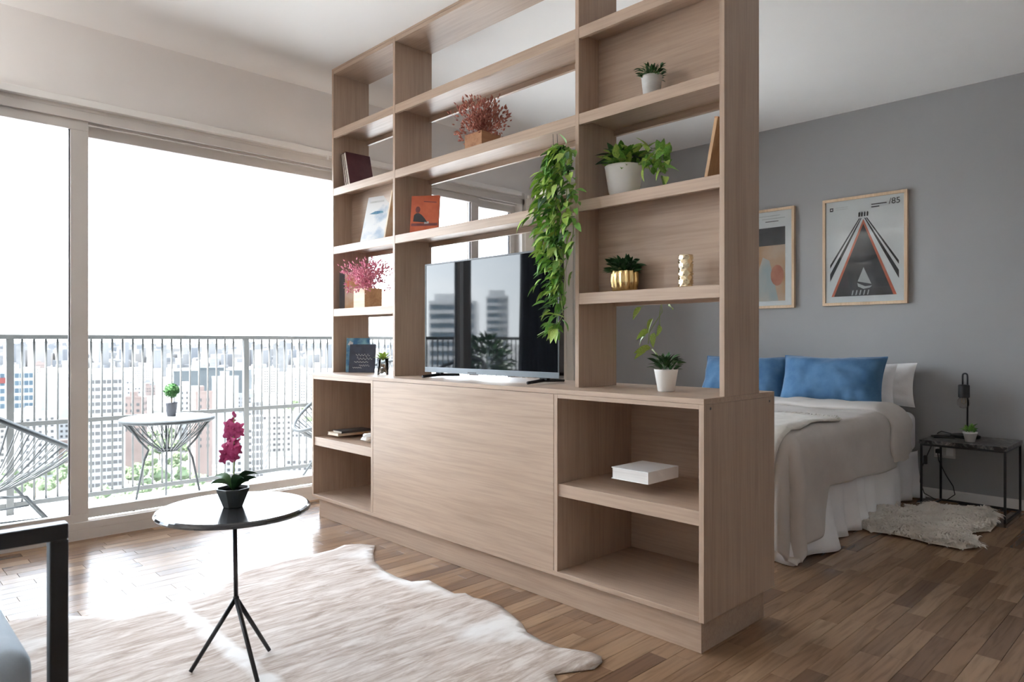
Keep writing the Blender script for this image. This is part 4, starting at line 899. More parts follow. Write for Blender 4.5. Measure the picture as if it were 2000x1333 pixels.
# ------------------------------------------------------------------ added uplighter, unseen beside the sofa, put in to brighten the ceiling
def added_uplighter():
    o = Vector((-.95, 3.2, 0)); t = thing('added_uplighter', o, 'added black uplighter lamp behind the loveseat, unseen and brightening the room', 'lamp')
    obj('base', MB().lathe(o, [(.14, 0), (.14, .015), (.02, .025)], 32), 'black_metal', t)
    obj('pole', MB().tube([o + Vector((0, 0, .02)), o + Vector((0, 0, 1.72))], .012, 10), 'black_metal', t, smooth=True)
    obj('bowl', MB().lathe(o, [(.02, 1.7), (.1, 1.72), (.19, 1.79), (.185, 1.79), (.1, 1.73), (.02, 1.715)], 32), 'black_metal', t, smooth=True)
    m = pmat('added_lamp_diffuser', (.9, .88, .85), .5); bsdf(m).inputs['Emission Color'].default_value = (1, .98, .955, 1); bsdf(m).inputs['Emission Strength'].default_value = 22.0
    noisy(m, (.88, .86, .83), (.92, .9, .87), (9, 9, 9))
    obj('diffuser', MB().lathe(o, [(.16, 1.768), (.16, 1.774)], 32), m, t)
added_uplighter()

# ------------------------------------------------------------------ bed
BX0, BX1, BY0, BY1, BT = 3.10, 4.99, 1.405, 2.80, .545
bed = thing('bed', ((BX0 + BX1) / 2, (BY0 + BY1) / 2, 0), 'double bed with a white mattress and loose white bed skirt, against the grey wall', 'bed')
obj('base', MB().box((BX0 + .03, BY0 + .03, .06), (BX1, BY1 - .03, .29)), 'white_linen', bed, bevel=.02)
obj('mattress', MB().box((BX0, BY0, .29), (BX1, BY1, BT)), 'white_linen', bed, bevel=.05, seg=5, smooth=True)
for a in ((BX0 + .1, BY0 + .1), (BX0 + .1, BY1 - .1), (BX1 - .1, BY0 + .1), (BX1 - .1, BY1 - .1)): obj('leg', MB().lathe((a[0], a[1], 0), [(.02, 0), (.025, .06)], 12), 'black_soft', bed)
def skirt():
    # around foot and the two long sides: (path parameter) -> floor-line point and top point
    pts = []
    n = 120
    path = [Vector((BX1 - .02, BY0 - .005)), Vector((BX0 + .0, BY0 - .005)), Vector((BX0 - .0, BY1 + .005)), Vector((BX1 - .02, BY1 + .005))]
    L = [(path[i + 1] - path[i]).length for i in range(3)]; tot = sum(L)
    nrm = [Vector((0, -1)), Vector((-1, 0)), Vector((0, 1))]
    def at(u):
        s = u * tot; i = 0
        while i < 2 and s > L[i]: s -= L[i]; i += 1
        p = path[i].lerp(path[i + 1], s / L[i]); nn = nrm[i].copy()
        for k, c in ((0, path[1]), (1, path[2])):
            d = (p - c).length
            if d < .25:
                o_ = nrm[k + 1] if i == k else nrm[k]; nn = (nrm[i] + o_ * (1 - d / .25) * .999).normalized()
        return p, nn, i
    def fn(u, v):
        p, nn, i = at(u); z = .30 * (1 - v)
        near = math.exp(-((p - Vector((3.28, BY0))).length / .33) ** 2)
        w = .016 * math.sin(u * 150 + 3 * math.sin(u * 31)) + .012 * math.sin(u * 67 + 1.2) + .02 * noise.noise(Vector((u * 40, v * 1.5, 2)))
        flare = (.012 + .065 * near) * v
        d = flare + w * (.3 + v)
        return Vector((p.x + nn.x * d, p.y + nn.y * d, max(.003, z + .012 * (math.sin(u * 44) * .5 + .5) * v)))
    mb = MB().grid(fn, 340, 8)
    o = obj('bed_skirt', mb, 'white_linen', bed, smooth=True, fixn=False); md = o.modifiers.new('s', 'SOLIDIFY'); md.thickness = .002
skirt()
def drape(u, v, top, drops, r, wr, seedv):
    """sheet point for cloth coordinates (u along X, v along Y) over the mattress; drops hang beyond its edges"""
    eu = max(0., BX0 + .03 - u); ev = max(0., BY0 + .03 - v); ew = max(0., v - (BY1 - .03))
    e = max(ev, ew); sgn = -1 if ev > ew else 1
    d = math.sqrt(eu * eu + e * e)
    cx = min(max(u, BX0 + .03), 9); cy = min(max(v, BY0 + .03), BY1 - .03)
    nz = noise.noise(Vector((u * 3.2, v * 3.2, seedv))) ; nf = noise.noise(Vector((u * 9, v * 9, seedv + 5)))
    if d < 1e-6: return Vector((cx, cy, top + wr * (.9 * nz + .35 * nf)))
    ox, oy = -eu / d, sgn * e / d
    k = r * PI / 2
    if d < k: out = r * math.sin(d / r); z = top - r * (1 - math.cos(d / r))
    else: out = r + .04 * (d - k); z = top - r - (d - k)
    ang = math.atan2(e, eu); s = u * 7 + v * 6
    fold = (.007 * math.sin(s * 1.6 + 2 * nz) + .02 * nz + .006 * nf) * min(1, d / .15)
    cf = .05 * math.sin(ang * 2) * min(1, d / .3) * math.sin(ang * 5 + 1)
    out += fold + cf + (.03 * math.sin(2 * ang) * min(1, d / .25) if eu > 0 and e > 0 else 0)
    zz = max(.012 + .004 * (1 + math.sin(30 * d)), z)
    if z < .012: out += (.012 - z) * .6
    return Vector((cx + ox * out, cy + oy * out, zz + wr * .6 * nz * max(0, 1 - d / .1)))
def duvet():
    ua, ub = BX0 - .50, 4.42; va, vb = BY0 - .30, BY1 + .30; nu, nv = 110, 96
    def fn(i, j):
        u = ua + (ub - ua) * i
        dn = -.30 + .012 * math.sin(u * 4) - .20 * (1 if u < BX0 + .22 else max(0, 1 - (u - BX0 - .22) / .16))       # hem of the near side dips towards the foot corner
        v = (BY0 + dn) + (vb - BY0 - dn) * j
        return drape(u, v, BT + .028, None, .06, .016, 1.0)
    mb = MB().grid(fn, nu, nv)
    t = thing('duvet', (3.7, 2.1, BT), 'taupe linen duvet spread over the bed, its corner hanging to the floor', 'duvet')
    o = obj('cover', mb, 'duvet', t, smooth=True, fixn=False); md = o.modifiers.new('s', 'SOLIDIFY'); md.thickness = .022; md.offset = 1; sb = o.modifiers.new('sub', 'SUBSURF'); sb.levels = 1; sb.render_levels = 1
    # the turned-back roll near the pillows
    def roll(i, j):
        v = (BY0 - .27) + (BY1 - BY0 + .54) * i; a = 2 * PI * j
        b = drape(4.47, v, BT + .028, None, .06, .008, 1.0)
        e = max(0, BY0 + .03 - v) + max(0, v - BY1 + .03)
        taper = 1.0 if .02 < i < .98 else .75
        rz, rx = (.032 + .008 * noise.noise(Vector((v * 5, 0, 3)))) * taper, (.17 + .02 * noise.noise(Vector((v * 3, 1, 3)))) * taper
        k = min(1, e / .1)                               # on the side the roll lies against the flank
        ny = -1 if v < 2.1 else 1
        off = Vector((rx * math.cos(a), 0, 0)) + Vector((0, ny * (rz * math.sin(a) + rz) * k, (rz * math.sin(a) + rz * .9) * (1 - k)))
        return b + off + Vector((.02 * noise.noise(Vector((v * 4, a, 7))), 0, .006 * noise.noise(Vector((v * 8, a * 2, 9)))))
    obj('turned_back_edge', MB().grid(roll, 90, 20), 'duvet', t, smooth=True, fixn=False)
duvet()
def throw():
    xa, xb = BX0 - .30, 3.70; va, vb = BY0 + .0, BY1 - .02
    t = thing('throw_blanket', (3.4, 2.1, BT + .03), 'ivory woven throw with a fringed edge across the foot of the bed', 'blanket')
    def fn(i, j):
        u = xa + (xb - xa) * i + .02 * math.sin(j * 9); v = va + (vb - va) * j + .012 * math.sin(i * 11)
        p = drape(u, v, BT + .028, None, .06, .016, 1.0)
        e = max(0, BX0 + .03 - u)
        d_ = .031 + .003 * noise.noise(Vector((u * 14, v * 14, 4)))
        return p + (Vector((0, 0, d_)) if e < .02 else Vector((-d_ * min(1, e / .09), 0, d_ * max(0, 1 - e / .09))))
    o = obj('fabric', MB().grid(fn, 60, 60), 'throw', t, smooth=True, fixn=False); md = o.modifiers.new('s', 'SOLIDIFY'); md.thickness = .006; md.offset = 1
    fr = MB(); rr_ = random.Random(3)
    for k in range(190):
        j = (k + .5) / 190; p = fn(1, j) + Vector((0, 0, .004)); q = p + Vector((.035 + rr_.uniform(-.008, .008), rr_.uniform(-.008, .008), rr_.uniform(-.001, .006)))
        fr.tube([p - Vector((.004, 0, 0)), p.lerp(q, .5) + Vector((0, 0, .006)), q], [.0028, .0022, .0016], 4)
    obj('fringe', fr, 'throw', t, smooth=True, kind='stuff', fixn=False)
throw()
def pillow(name, label, ctr, w, h, th, mat, lean, yaw=0., seed=1, group=None, piping=False):
    """stands on its long side, front face towards -X, leaning back by `lean`"""
    M4 = Matrix.Translation(ctr) @ Matrix.Rotation(yaw, 4, 'Z') @ Matrix.Rotation(lean, 4, 'Y')
    t = thing(name, ctr, label, 'pillow', group)
    def pt(u, v, s):
        a, b = u * 2 - 1, v * 2 - 1
        e = (1 - abs(a) ** 3.2) * (1 - abs(b) ** 3.2)
        tt = th / 2 * max(0, e) ** .55 * (1 + .18 * noise.noise(Vector((a * 2, b * 2, seed))) - .06 * b)
        pin = 1 - (.085 + .02 * math.sin(a * 5 + seed)) * (1 - abs(a) ** 2) * abs(b) ** 2; pin2 = 1 - .06 * (1 - abs(b) ** 2) * abs(a) ** 2
        wr = (.010 * noise.noise(Vector((a * 4, b * 3, seed + s))) + .005 * noise.noise(Vector((a * 11, b * 5, seed + s)))) * min(1, e * 4)
        cr = .014 * math.sin(a * 24 + 4 * noise.noise(Vector((a * 3, 0, seed)))) * max(0, -b - .45) * min(1, e * 5)
        return Vector((s * (tt + wr + cr), w / 2 * a * pin2, h / 2 * b * pin))
    mb = MB(M4).grid(lambda u, v: pt(u, v, -1), 34, 22).grid(lambda u, v: pt(u, v, 1), 34, 22, flip=True)
    o = obj('case', mb, mat, t, smooth=True, fixn=False)
    if piping:
        n = 34; edge = [pt(i / n, 0, 1) for i in range(n)] + [pt(1, i / n, 1) for i in range(n)] + [pt(1 - i / n, 1, 1) for i in range(n)] + [pt(0, 1 - i / n, 1) for i in range(n)]
        obj('piping', MB().tube([M4 @ p for p in edge], .004, 6, closed=True), mat, t, smooth=True)
    return t
PB = BT + .03
pillow('pillow', 'blue velvet rectangular cushion in front on the bed, close to the bedside table', (4.60, 1.795, PB + .168), .64, .335, .22, 'velvet', .34, .02, 1, piping=True)
pillow('pillow', 'blue velvet rectangular cushion on the bed, partly behind the shelf upright', (4.66, 2.43, PB + .16), .64, .325, .2, 'velvet', .36, -.02, 2, piping=True)
pillow('pillow', 'white pillow standing right behind the blue cushion by the bedside table', (4.79, 1.80, PB + .14), .66, .285, .13, 'white_linen', .24, .03, 3, 'white pillows')
pillow('pillow', 'white pillow against the grey wall, nearest the bedside table', (4.93, 1.73, PB + .145), .68, .285, .12, 'white_linen', .14, -.03, 4, 'white pillows')
pillow('pillow', 'white pillow behind the blue cushion by the shelf upright', (4.86, 2.44, PB + .15), .62, .29, .13, 'white_linen', .2, .0, 5, 'white pillows')

# ------------------------------------------------------------------ sheepskin
def sheepskin():
    q = [(1668, 1030), (1682, 1008), (1700, 992), (1735, 990), (1752, 1003), (1790, 1003), (1822, 996), (1850, 1000), (1890, 1004), (1925, 1004), (1942, 1015), (1946, 1030), (1935, 1042), (1905, 1044), (1890, 1050), (1908, 1062), (1908, 1074), (1880, 1078), (1850, 1072), (1815, 1066), (1780, 1056), (1740, 1048), (1700, 1043)]
    out = [onz(a, b - 1).to_2d() for a, b in q]
    mbs, ds = rug_mesh(out, .05, lambda p, d: .008 + .034 * min(1, d / .08), .01)
    t = thing('sheepskin_rug', (4.2, 1.15, 0), 'shaggy cream sheepskin lying on the parquet between bed and bedside table', 'rug')
    obj('hide', mbs, 'fleece', t, smooth=True, fixn=False)
    r = random.Random(12); mb = MB(); xs = [p.x for p in out]; ys = [p.y for p in out]; n = 0
    tops = [(Vector((v_.x, v_.y)), v_.z) for v_ in mbs.v]
    while n < 14000:
        p = Vector((r.uniform(min(xs), max(xs)), r.uniform(min(ys), max(ys))))
        if not inside(p, out): continue
        d = min((p - e).length for e in out); z = .006 + .03 * min(1, d / .08)
        a = 2.6 * noise.noise(Vector((p.x * 7, p.y * 7, 1))) * PI + r.uniform(-.6, .6); lean = r.uniform(.35, 1.15)
        di = Vector((math.cos(a), math.sin(a), 0)); L = r.uniform(.025, .05); w = r.uniform(.0025, .0048); s = Vector((-di.y, di.x, 0))
        b = Vector((p.x, p.y, z - .004)); m_ = b + di * L * .4 * lean + Vector((0, 0, L * .5)); e = b + di * L * 1.0 * lean + Vector((0, 0, L * (.55 if lean < .9 else .35)))
        e2 = e + di * L * .25 - Vector((0, 0, L * .18))
        if e2.z < .004: e2.z = .004
        mb.add([b - s * w, b + s * w, m_ - s * w, m_ + s * w, e - s * w * .8, e + s * w * .8, e2], [(0, 1, 3, 2), (2, 3, 5, 4), (4, 5, 6)]); n += 1
    obj('fleece', mb, 'fleece', t, kind='stuff', fixn=False)
sheepskin()

# ------------------------------------------------------------------ bedside table, lamp, outlet
NX0, NX1, NY0, NY1, NZ = 4.58, 4.985, .855, 1.275, .42
def nightstand():
    t = thing('bedside_table', ((NX0 + NX1) / 2, (NY0 + NY1) / 2, 0), 'square bedside table with a veined black top on a thin black wire frame', 'table')
    obj('table_top', MB().box((NX0 - .005, NY0 - .005, NZ - .022), (NX1 + .005, NY1 + .005, NZ)), 'marble_vein', t, bevel=.003)
    s = .011
    for x in (NX0, NX1 - s):
        for y in (NY0, NY1 - s): obj('leg', MB().box((x, y, 0), (x + s, y + s, NZ - .022)), 'black_metal', t, bevel=.001)
    for y in (NY0, NY1 - s):
        obj('floor_rail', MB().box((NX0 + s, y, 0), (NX1 - s, y + s, s)), 'black_metal', t, bevel=.001)
        obj('top_rail', MB().box((NX0 + s, y, NZ - .022 - s), (NX1 - s, y + s, NZ - .0222)), 'black_metal', t, bevel=.001)
    obj('floor_rail', MB().box((NX1 - s, NY0 + s, 0), (NX1, NY1 - s, s)), 'black_metal', t, bevel=.001)
    for x in (NX0, NX1 - s): obj('top_rail', MB().box((x, NY0 + s, NZ - .022 - s), (x + s, NY1 - s, NZ - .0222)), 'black_metal', t, bevel=.001)
nightstand()
def lamp():
    X = 4.87; o = onx(1885, 850, X); o.z = NZ
    t = thing('table_lamp', o, 'black table lamp with a bare clear bulb hanging from a looped stem', 'lamp')
    obj('base', MB().lathe(o, [(.075, 0), (.078, .004), (.078, .014), (.07, .018)], 32), 'black_metal', t, smooth=False)
    y0 = o.y
    zl = lambda py_: 1 - (py_ - 666.5) * (Vector((X, y0, 0)).dot(FW)) / F_PX
    top = zl(730)
    pts = [(X + .0, y0 - .012, NZ + .016), (X, y0 - .012, top - .02)] + [(X, y0 - .012 + .0125 * (1 - math.cos(a)), top - .0125 + .0125 * math.sin(a)) for a in [PI * k / 8 for k in range(1, 8)]] + [(X, y0 + .013, top - .02), (X, y0 + .013, zl(752))]
    obj('stem', MB().tube(pts, .0048, 8), 'black_metal', t, smooth=True)
    b = obj('socket', MB().lathe((X, y0 + .006, zl(777)), [(.027, 0), (.03, .002), (.03, .072), (.026, .076), (.01, .078)], 24), 'black_soft', t, smooth=False)
    c = Vector((X, y0 + .008, zl(787)))
    obj('bulb', MB().lathe(c, [(.004, -.034), (.02, -.029), (.031, -.014), (.034, 0), (.031, .014), (.022, .027), (.016, .035)], 24), 'bulb', t, smooth=True)
    obj('filament', MB().tube([c + Vector((.004, -.004, .03)), c + Vector((.006, -.008, 0)), c + Vector((0, 0, -.008)), c + Vector((-.006, .008, 0)), c + Vector((-.004, .004, .03))], .0008, 5), 'gold', t)
    return y0
lamp()
succulent('potted_succulent', (4.68, 1.045, NZ + .0005), 'tiny green succulent in a small white pot on the bedside table', [(.022, 0), (.024, .002), (.034, .046), (.037, .048), (.037, .058), (.033, .058), (.031, .05)], 'ceramic', .05, .05, 40, leaf='green', size=.03, seed=14, soil=(.031, .052))
def tray():
    t = thing('small_tray', (4.80, 1.2, NZ), 'thin flat black tray lying beside the lamp base on the bedside table', 'tray')
    mt_ = Matrix.Translation((4.77, 1.205, NZ + .0005)) @ Matrix.Rotation(.5, 4, 'Z')
    obj('plate', MB(mt_).box((-.035, -.055, 0), (.035, .055, .005)), 'black_soft', t, bevel=.0015)
    obj('rim', MB(mt_).box((-.035, -.055, .005), (-.031, .055, .009)).box((.031, -.055, .005), (.035, .055, .009)).box((-.031, .051, .005), (.031, .055, .009)).box((-.031, -.055, .005), (.031, -.051, .009)), 'black_soft', t, bevel=.0008)
tray()
def outlet():
    t = thing('wall_outlet', (GX, 1.26, .3), 'white double wall outlet with a black plug behind the bedside table', 'outlet')
    obj('plate', MB().box((GX - .009, 1.2, .262), (GX - .0005, 1.318, .345)), 'outlet', t, bevel=.003)
    for y in (1.23, 1.288): obj('socket_insert', MB().box((GX - .011, y - .02, .278), (GX - .009, y + .02, .33)), 'white_paint', t, bevel=.001)
    c = thing('lamp_cord', (GX - .02, 1.28, .3), 'thin black power cord drooping from the wall outlet under the bedside table', 'cord')
    obj('plug', MB().box((GX - .045, 1.274, .292), (GX - .0115, 1.302, .318)), 'black_soft', c, bevel=.004)
    obj('cord', MB().tube([(GX - .045, 1.288, .304), (GX - .055, 1.28, .25), (GX - .05, 1.24, .16), (GX - .06, 1.2, .1), (GX - .06, 1.19, .05), (GX - .08, 1.23, .012), (GX - .1, 1.28, .008), (4.88, 1.335, .05), (4.86, 1.352, .12), (4.87, 1.35, .2), (4.9, 1.33, .27), (4.965, 1.31, .36), (4.999, 1.29, .42), (4.999, 1.27, NZ + .012), (4.95, 1.20, NZ + .006)], .0028, 6), 'black_soft', c, smooth=True)
    obj('switch', MB().box((4.882, 1.322, .23), (4.906, 1.342, .285), ), 'black_soft', c, bevel=.005)
outlet()

# ------------------------------------------------------------------ framed posters on the grey wall
def text_mesh(name, s, size, mtx, mat, parent):
    cu = bpy.data.curves.new('text', 'FONT'); cu.body = s; cu.size = size; cu.extrude = .0002
    to = bpy.data.objects.new('text', cu); C.objects.link(to)
    bpy.context.view_layer.update()
    me = bpy.data.meshes.new_from_object(to.evaluated_get(bpy.context.evaluated_depsgraph_get()))
    C.objects.unlink(to); bpy.data.objects.remove(to)
    mb = MB(); mb.v = [mtx @ v_.co for v_ in me.vertices]; mb.f = [tuple(p.vertices) for p in me.polygons]
    return obj(name, mb, mat, parent, fixn=False)
def poster(label, ya, yb, za, zb, art):
    """frame hangs on the grey wall; picture coordinates a: 0..1 from +Y edge to -Y edge, b: 0..1 upwards"""
    t = thing('framed_poster', (GX, (ya + yb) / 2, za), label, 'poster'); w = .02; d = .028
    xw = GX - .0005
    obj('frame', MB().box((xw - d, ya, za), (xw, yb, za + w)).box((xw - d, ya, zb - w), (xw, yb, zb)).box((xw - d, ya, za + w), (xw, ya + w, zb - w)).box((xw - d, yb - w, za + w), (xw, yb, zb - w)), 'frame_wood', t, bevel=.0015)
    sh = obj('print_sheet', MB().box((xw - .018, ya + w, za + w), (xw - .006, yb - w, zb - w)), 'poster_paper', t)
    W, H = yb - ya - 2 * w, zb - za - 2 * w
    lay = [0]
    def P(a, b): return Vector((xw - .018 - .0004 - .00025 * lay[0], yb - w - a * W, za + w + b * H))
    def shape(nm, pts, mat): obj(nm, MB().poly([P(a, b) for a, b in pts], (.0002, 0, 0)), mat, sh); lay[0] += 1
    def text(s, a, b, size, mat):
        m_ = Matrix(((0, 0, -1), (-1, 0, 0), (0, 1, 0))).to_4x4(); m_.translation = P(a, b); text_mesh('lettering', s, size, m_, mat, sh)
    art(shape, text, H / W)
    gl = obj('glazing', MB().box((xw - .0235, ya + w, za + w), (xw - .022, yb - w, zb - w)), 'glass', t)
def art1(S, T, k):
    S('stripe_print', [(.44, .81), (.455, .81), (.06, .375), (.06, .34)], 'ink')
    S('stripe_print', [(.462, .81), (.475, .81), (.06, .285), (.06, .21)], 'ink')
    S('stripe_print', [(.545, .81), (.53, .81), (.935, .34), (.935, .375)], 'ink')
    S('stripe_print', [(.522, .81), (.509, .81), (.935, .21), (.935, .285)], 'ink')
    S('triangle_print', [(.497, .80), (.08, .06), (.91, .06)], 'ink_red')
    S('triangle_print', [(.497, .755), (.115, .06), (.87, .06)], 'ink_grey')
    S('sail_print', [(.50, .335), (.425, .20), (.60, .17)], 'ink_pale')
    S('hull_print', [(.42, .185), (.43, .15), (.5, .125), (.58, .135), (.61, .155), (.52, .15)], 'ink_pale')
    for i in range(5): S('wave_print', [(.36 + i * .05, .115), (.375 + i * .05, .115), (.36 + i * .05, .068), (.345 + i * .05, .068)], 'ink_pale')
    for i in range(4): S('figure_print', [(.435 + i * .035, .825), (.455 + i * .035, .825), (.458 + i * .035, .86), (.447 + i * .035, .873), (.436 + i * .035, .86)], 'ink')
    S('logo_print', [(.06, .905), (.105, .905), (.105, .94), (.06, .94)], 'ink'); S('logo_print', [(.072, .915), (.093, .915), (.093, .93), (.072, .93)], 'poster_paper')
    T('/85', .815, .912, .056, 'ink_grey')
    for i, (a, b, z) in enumerate(((.6, .79, .925), (.6, .7, .9))): S('small_text_print', [(a, z), (b, z), (b, z + .009), (a, z + .009)], 'ink_pale' if 0 else 'ink_grey')
    for i in range(2): S('small_text_print', [(.14, .915 + .018 * i), (.3, .915 + .018 * i), (.3, .92 + .018 * i), (.14, .92 + .018 * i)], 'ink_pale')
def art2(S, T, k):
    S('band_print', [(.08, .64), (.9, .64), (.9, .83), (.08, .83)], 'ink_grey')
    S('field_print', [(.08, .05), (.9, .05), (.9, .64), (.08, .64)], 'poster_orange')
    S('figure_print', [(.45, .05), (.8, .05), (.72, .3), (.66, .48), (.56, .52), (.5, .4)], 'poster_figure')
    S('round_print', ellipse(.78, .32, .1, .11, 20), 'poster_red')
    for i, (a, b) in enumerate(((.5, .82), (.55, .9), (.6, .8))): S('small_text_print', [(a, .95 - .03 * i), (b, .95 - .03 * i), (b, .957 - .03 * i), (a, .957 - .03 * i)], 'ink_pale' if i < 2 else 'ink_grey')
poster('pale framed poster of a dark triangle with red edges and stripes, numbered 85', 1.466, 2.010, 1.246, 1.99, art1)
poster('pale framed poster with a dark band over an orange field, half behind the shelf', 2.212, 2.756, 1.243, 1.985, art2)

# ------------------------------------------------------------------ potted shrub on the balcony, mirrored in the television
def shrub():
    o = Vector((-.22, 5.03, BZ)); r = random.Random(17)
    t = thing('potted_shrub', o, 'dark leafy shrub in a charcoal pot on the balcony, seen mirrored in the television', 'plant')
    obj('pot', MB().lathe(o, [(.13, 0), (.17, .3), (.18, .31), (.16, .31), (.15, .27)], 28), 'pot_dark', t, smooth=True)
    obj('stem', MB().tube([o + Vector((0, 0, .25)), o + Vector((.01, 0, .8))], .012, 6), 'bark', t)
    mb = MB()
    for k in range(900):
        d = Vector((r.gauss(0, 1), r.gauss(0, 1), r.gauss(0, 1))).normalized() * r.random() ** .4
        p = o + Vector((d.x * .27, d.y * .24, .75 + d.z * .42)); join_leaf(mb, 'dark', p, d + Vector((0, 0, -.2)), r.uniform(.06, .1), r.uniform(-1, 1))
    obj('foliage', mb, 'leaf_dark', t, smooth=True, fixn=False)
shrub()

# ------------------------------------------------------------------ city below
GZ = -66.
obj('city_ground', MB().box((-9000, -9000, GZ - 2), (12000, 12000, GZ)), 'city_ground', loc=(0, 30, GZ), kind='structure')
def at_depth(px_, depth): return CAM + (FW + RT * ((px_ - 1000) / F_PX)) * depth
taken = []; FOOT = []
def clear(x, y, rad): return all((x - a) ** 2 + (y - b) ** 2 > (rad + q) ** 2 for a, b, q in FOOT)
def tower(name, label, x0, x1, ytop, depth, wall, band=None, style='bands', deep=14., turn=0., floor_h=3.1, group=None, ybot=None, cat='building', bandw=.5, sides=True):
    c = at_depth((x0 + x1) / 2, depth); w = (x1 - x0) * depth / F_PX; zt = 1 - (ytop - 666.5) * depth / F_PX
    taken.append((x0, x1, ytop, depth))
    face = -(c - CAM); face.z = 0; face.normalize()
    rz = math.atan2(face.y, face.x) + PI / 2 + turn                 # local -Y faces the room
    Mx = Matrix.Translation((c.x, c.y, 0)) @ Matrix.Rotation(rz, 4, 'Z')
    cc = Mx @ Vector((0, deep / 2, 0)); FOOT.append((cc.x, cc.y, math.hypot(w, deep) / 2 + .8))
    t = thing(name, (c.x, c.y, GZ), label, cat, group)
    obj('body', MB(Mx).box((-w / 2, 0, GZ), (w / 2, deep, zt)), wall, t)
    obj('roof_house', MB(Mx).box((-w * .2, deep * .3, zt), (w * .15, deep * .6, zt + 3)), wall, t)
    obj('parapet', MB(Mx).box((-w / 2 - .15, -.15, zt - .1), (w / 2 + .15, .2, zt + .9)), wall, t)
    zlow = max(GZ + 4, 1 - ((ybot or 1010) - 666.5) * depth / F_PX); n = int((zt - zlow) / floor_h)
    if style == 'bands':
        for k in range(n):
            z = zt - 1.0 - (k + 1) * floor_h + .9
            obj('window_band', MB(Mx).box((-w * .46, -.12, z), (w * .46, .2, z + floor_h * bandw)), band, t)
            m_ = max(3, int(w / 2.2)); pm = MB(Mx)
            for q in range(1, m_): xx = -w * .46 + w * .92 * q / m_; pm.box((xx - .12, -.2, z), (xx + .12, .1, z + floor_h * bandw))
            obj('mullions', pm, wall, t, kind='stuff')
    elif style == 'grid':
        mb = MB(Mx); m_ = max(2, int(w / 2.6))
        for k in range(n):
            for q in range(m_):
                xx = -w * .46 + w * .92 * (q + .5) / m_; z = zt - 1.5 - (k + .8) * floor_h
                mb.box((xx - .65, -.1, z), (xx + .65, .2, z + 1.4))
        if sides:
            ms = max(2, int(deep / 3))
            for k in range(n):
                for q in range(ms):
                    yy = deep * (q + .5) / ms; z = zt - 1.5 - (k + .8) * floor_h
                    mb.box((-w / 2 - .1, yy - .6, z), (-w / 2 + .2, yy + .6, z + 1.4)); mb.box((w / 2 - .2, yy - .6, z), (w / 2 + .1, yy + .6, z + 1.4))
        obj('window_grid', mb, band, t, kind='stuff')
    return t, Mx, w, zt
tower('apartment_tower', 'pale apartment tower with grey window bands, rising behind the balcony table', 176, 240, 735, 290, 'city_white', 'city_win', floor_h=3.05, bandw=.52)
t_, Mx_, w_, zt_ = tower('office_block', 'white office block with blue glass bands and a red sign', -14, 61, 724, 390, 'city_white', 'city_blue', floor_h=4.2, ybot=812, bandw=.62)
obj('sign', MB(Mx_).box((-w_ * .5 + 4, -.6, zt_ - 7), (-w_ * .5 + 9, -.25, zt_ - 4)), 'city_red', t_)
tower('plain_block', 'blank white slab building beside the blue banded office', 63, 126, 731, 425, 'city_white', 'city_win', style='none', ybot=820)
tower('brick_block', 'brick red apartment block with rows of dark windows beside the topiary', 383, 414, 768, 330, 'city_brick', 'city_win', style='grid', turn=.25, ybot=880)
tower('plain_block', 'tall blank white building beside the brick block', 416, 464, 738, 380, 'city_white', 'city_win', style='none', ybot=860)
tower('glass_tower', 'white tower with a dark glazed stripe beyond the orchid', 492, 514, 782, 310, 'city_white', 'city_win', floor_h=3.2, bandw=.75)
tower('warehouse', 'long dark slate roofed hall stretching across the city', 345, 478, 726, 640, 'city_dark', None, style='none', deep=60, turn=-.12)
tower('office_tower', 'slim dark grey tower on the skyline right of the railing post', 545, 561, 667, 1500, 'city_grey', 'city_win', style='none', deep=25)
tower('office_tower', 'slim pale grey tower on the skyline beside the dark one', 533, 543, 672, 1500, 'city_grey', None, style='none', deep=25)
tower('office_tower', 'pale slab tower on the skyline behind the railing post', 8, 22, 673, 1300, 'city_white', None, style='none', deep=25)
tower('office_tower', 'wide pale tower on the skyline left of the window mullion', 33, 48, 676, 1250, 'city_grey', None, style='none', deep=25)
tower('office_tower', 'thin grey tower on the skyline above the topiary', 318, 325, 678, 1300, 'city_grey', None, style='none', deep=18)
tower('tiled_block', 'low apartment block with many dark windows below the white tower', 240, 275, 778, 345, 'city_brick', 'city_win', style='grid', turn=-.2, ybot=850)
tower('corner_block', 'pale corner building with small windows in front of the dark hall', 350, 382, 757, 420, 'city_white', 'city_win', style='grid', turn=.15, ybot=850)
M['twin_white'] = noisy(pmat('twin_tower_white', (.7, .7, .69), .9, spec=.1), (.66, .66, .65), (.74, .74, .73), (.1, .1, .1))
M['twin_glass'] = noisy(pmat('twin_tower_glass', (.14, .2, .24), .6), (.12, .17, .21), (.17, .23, .28), (.1, .1, .1))
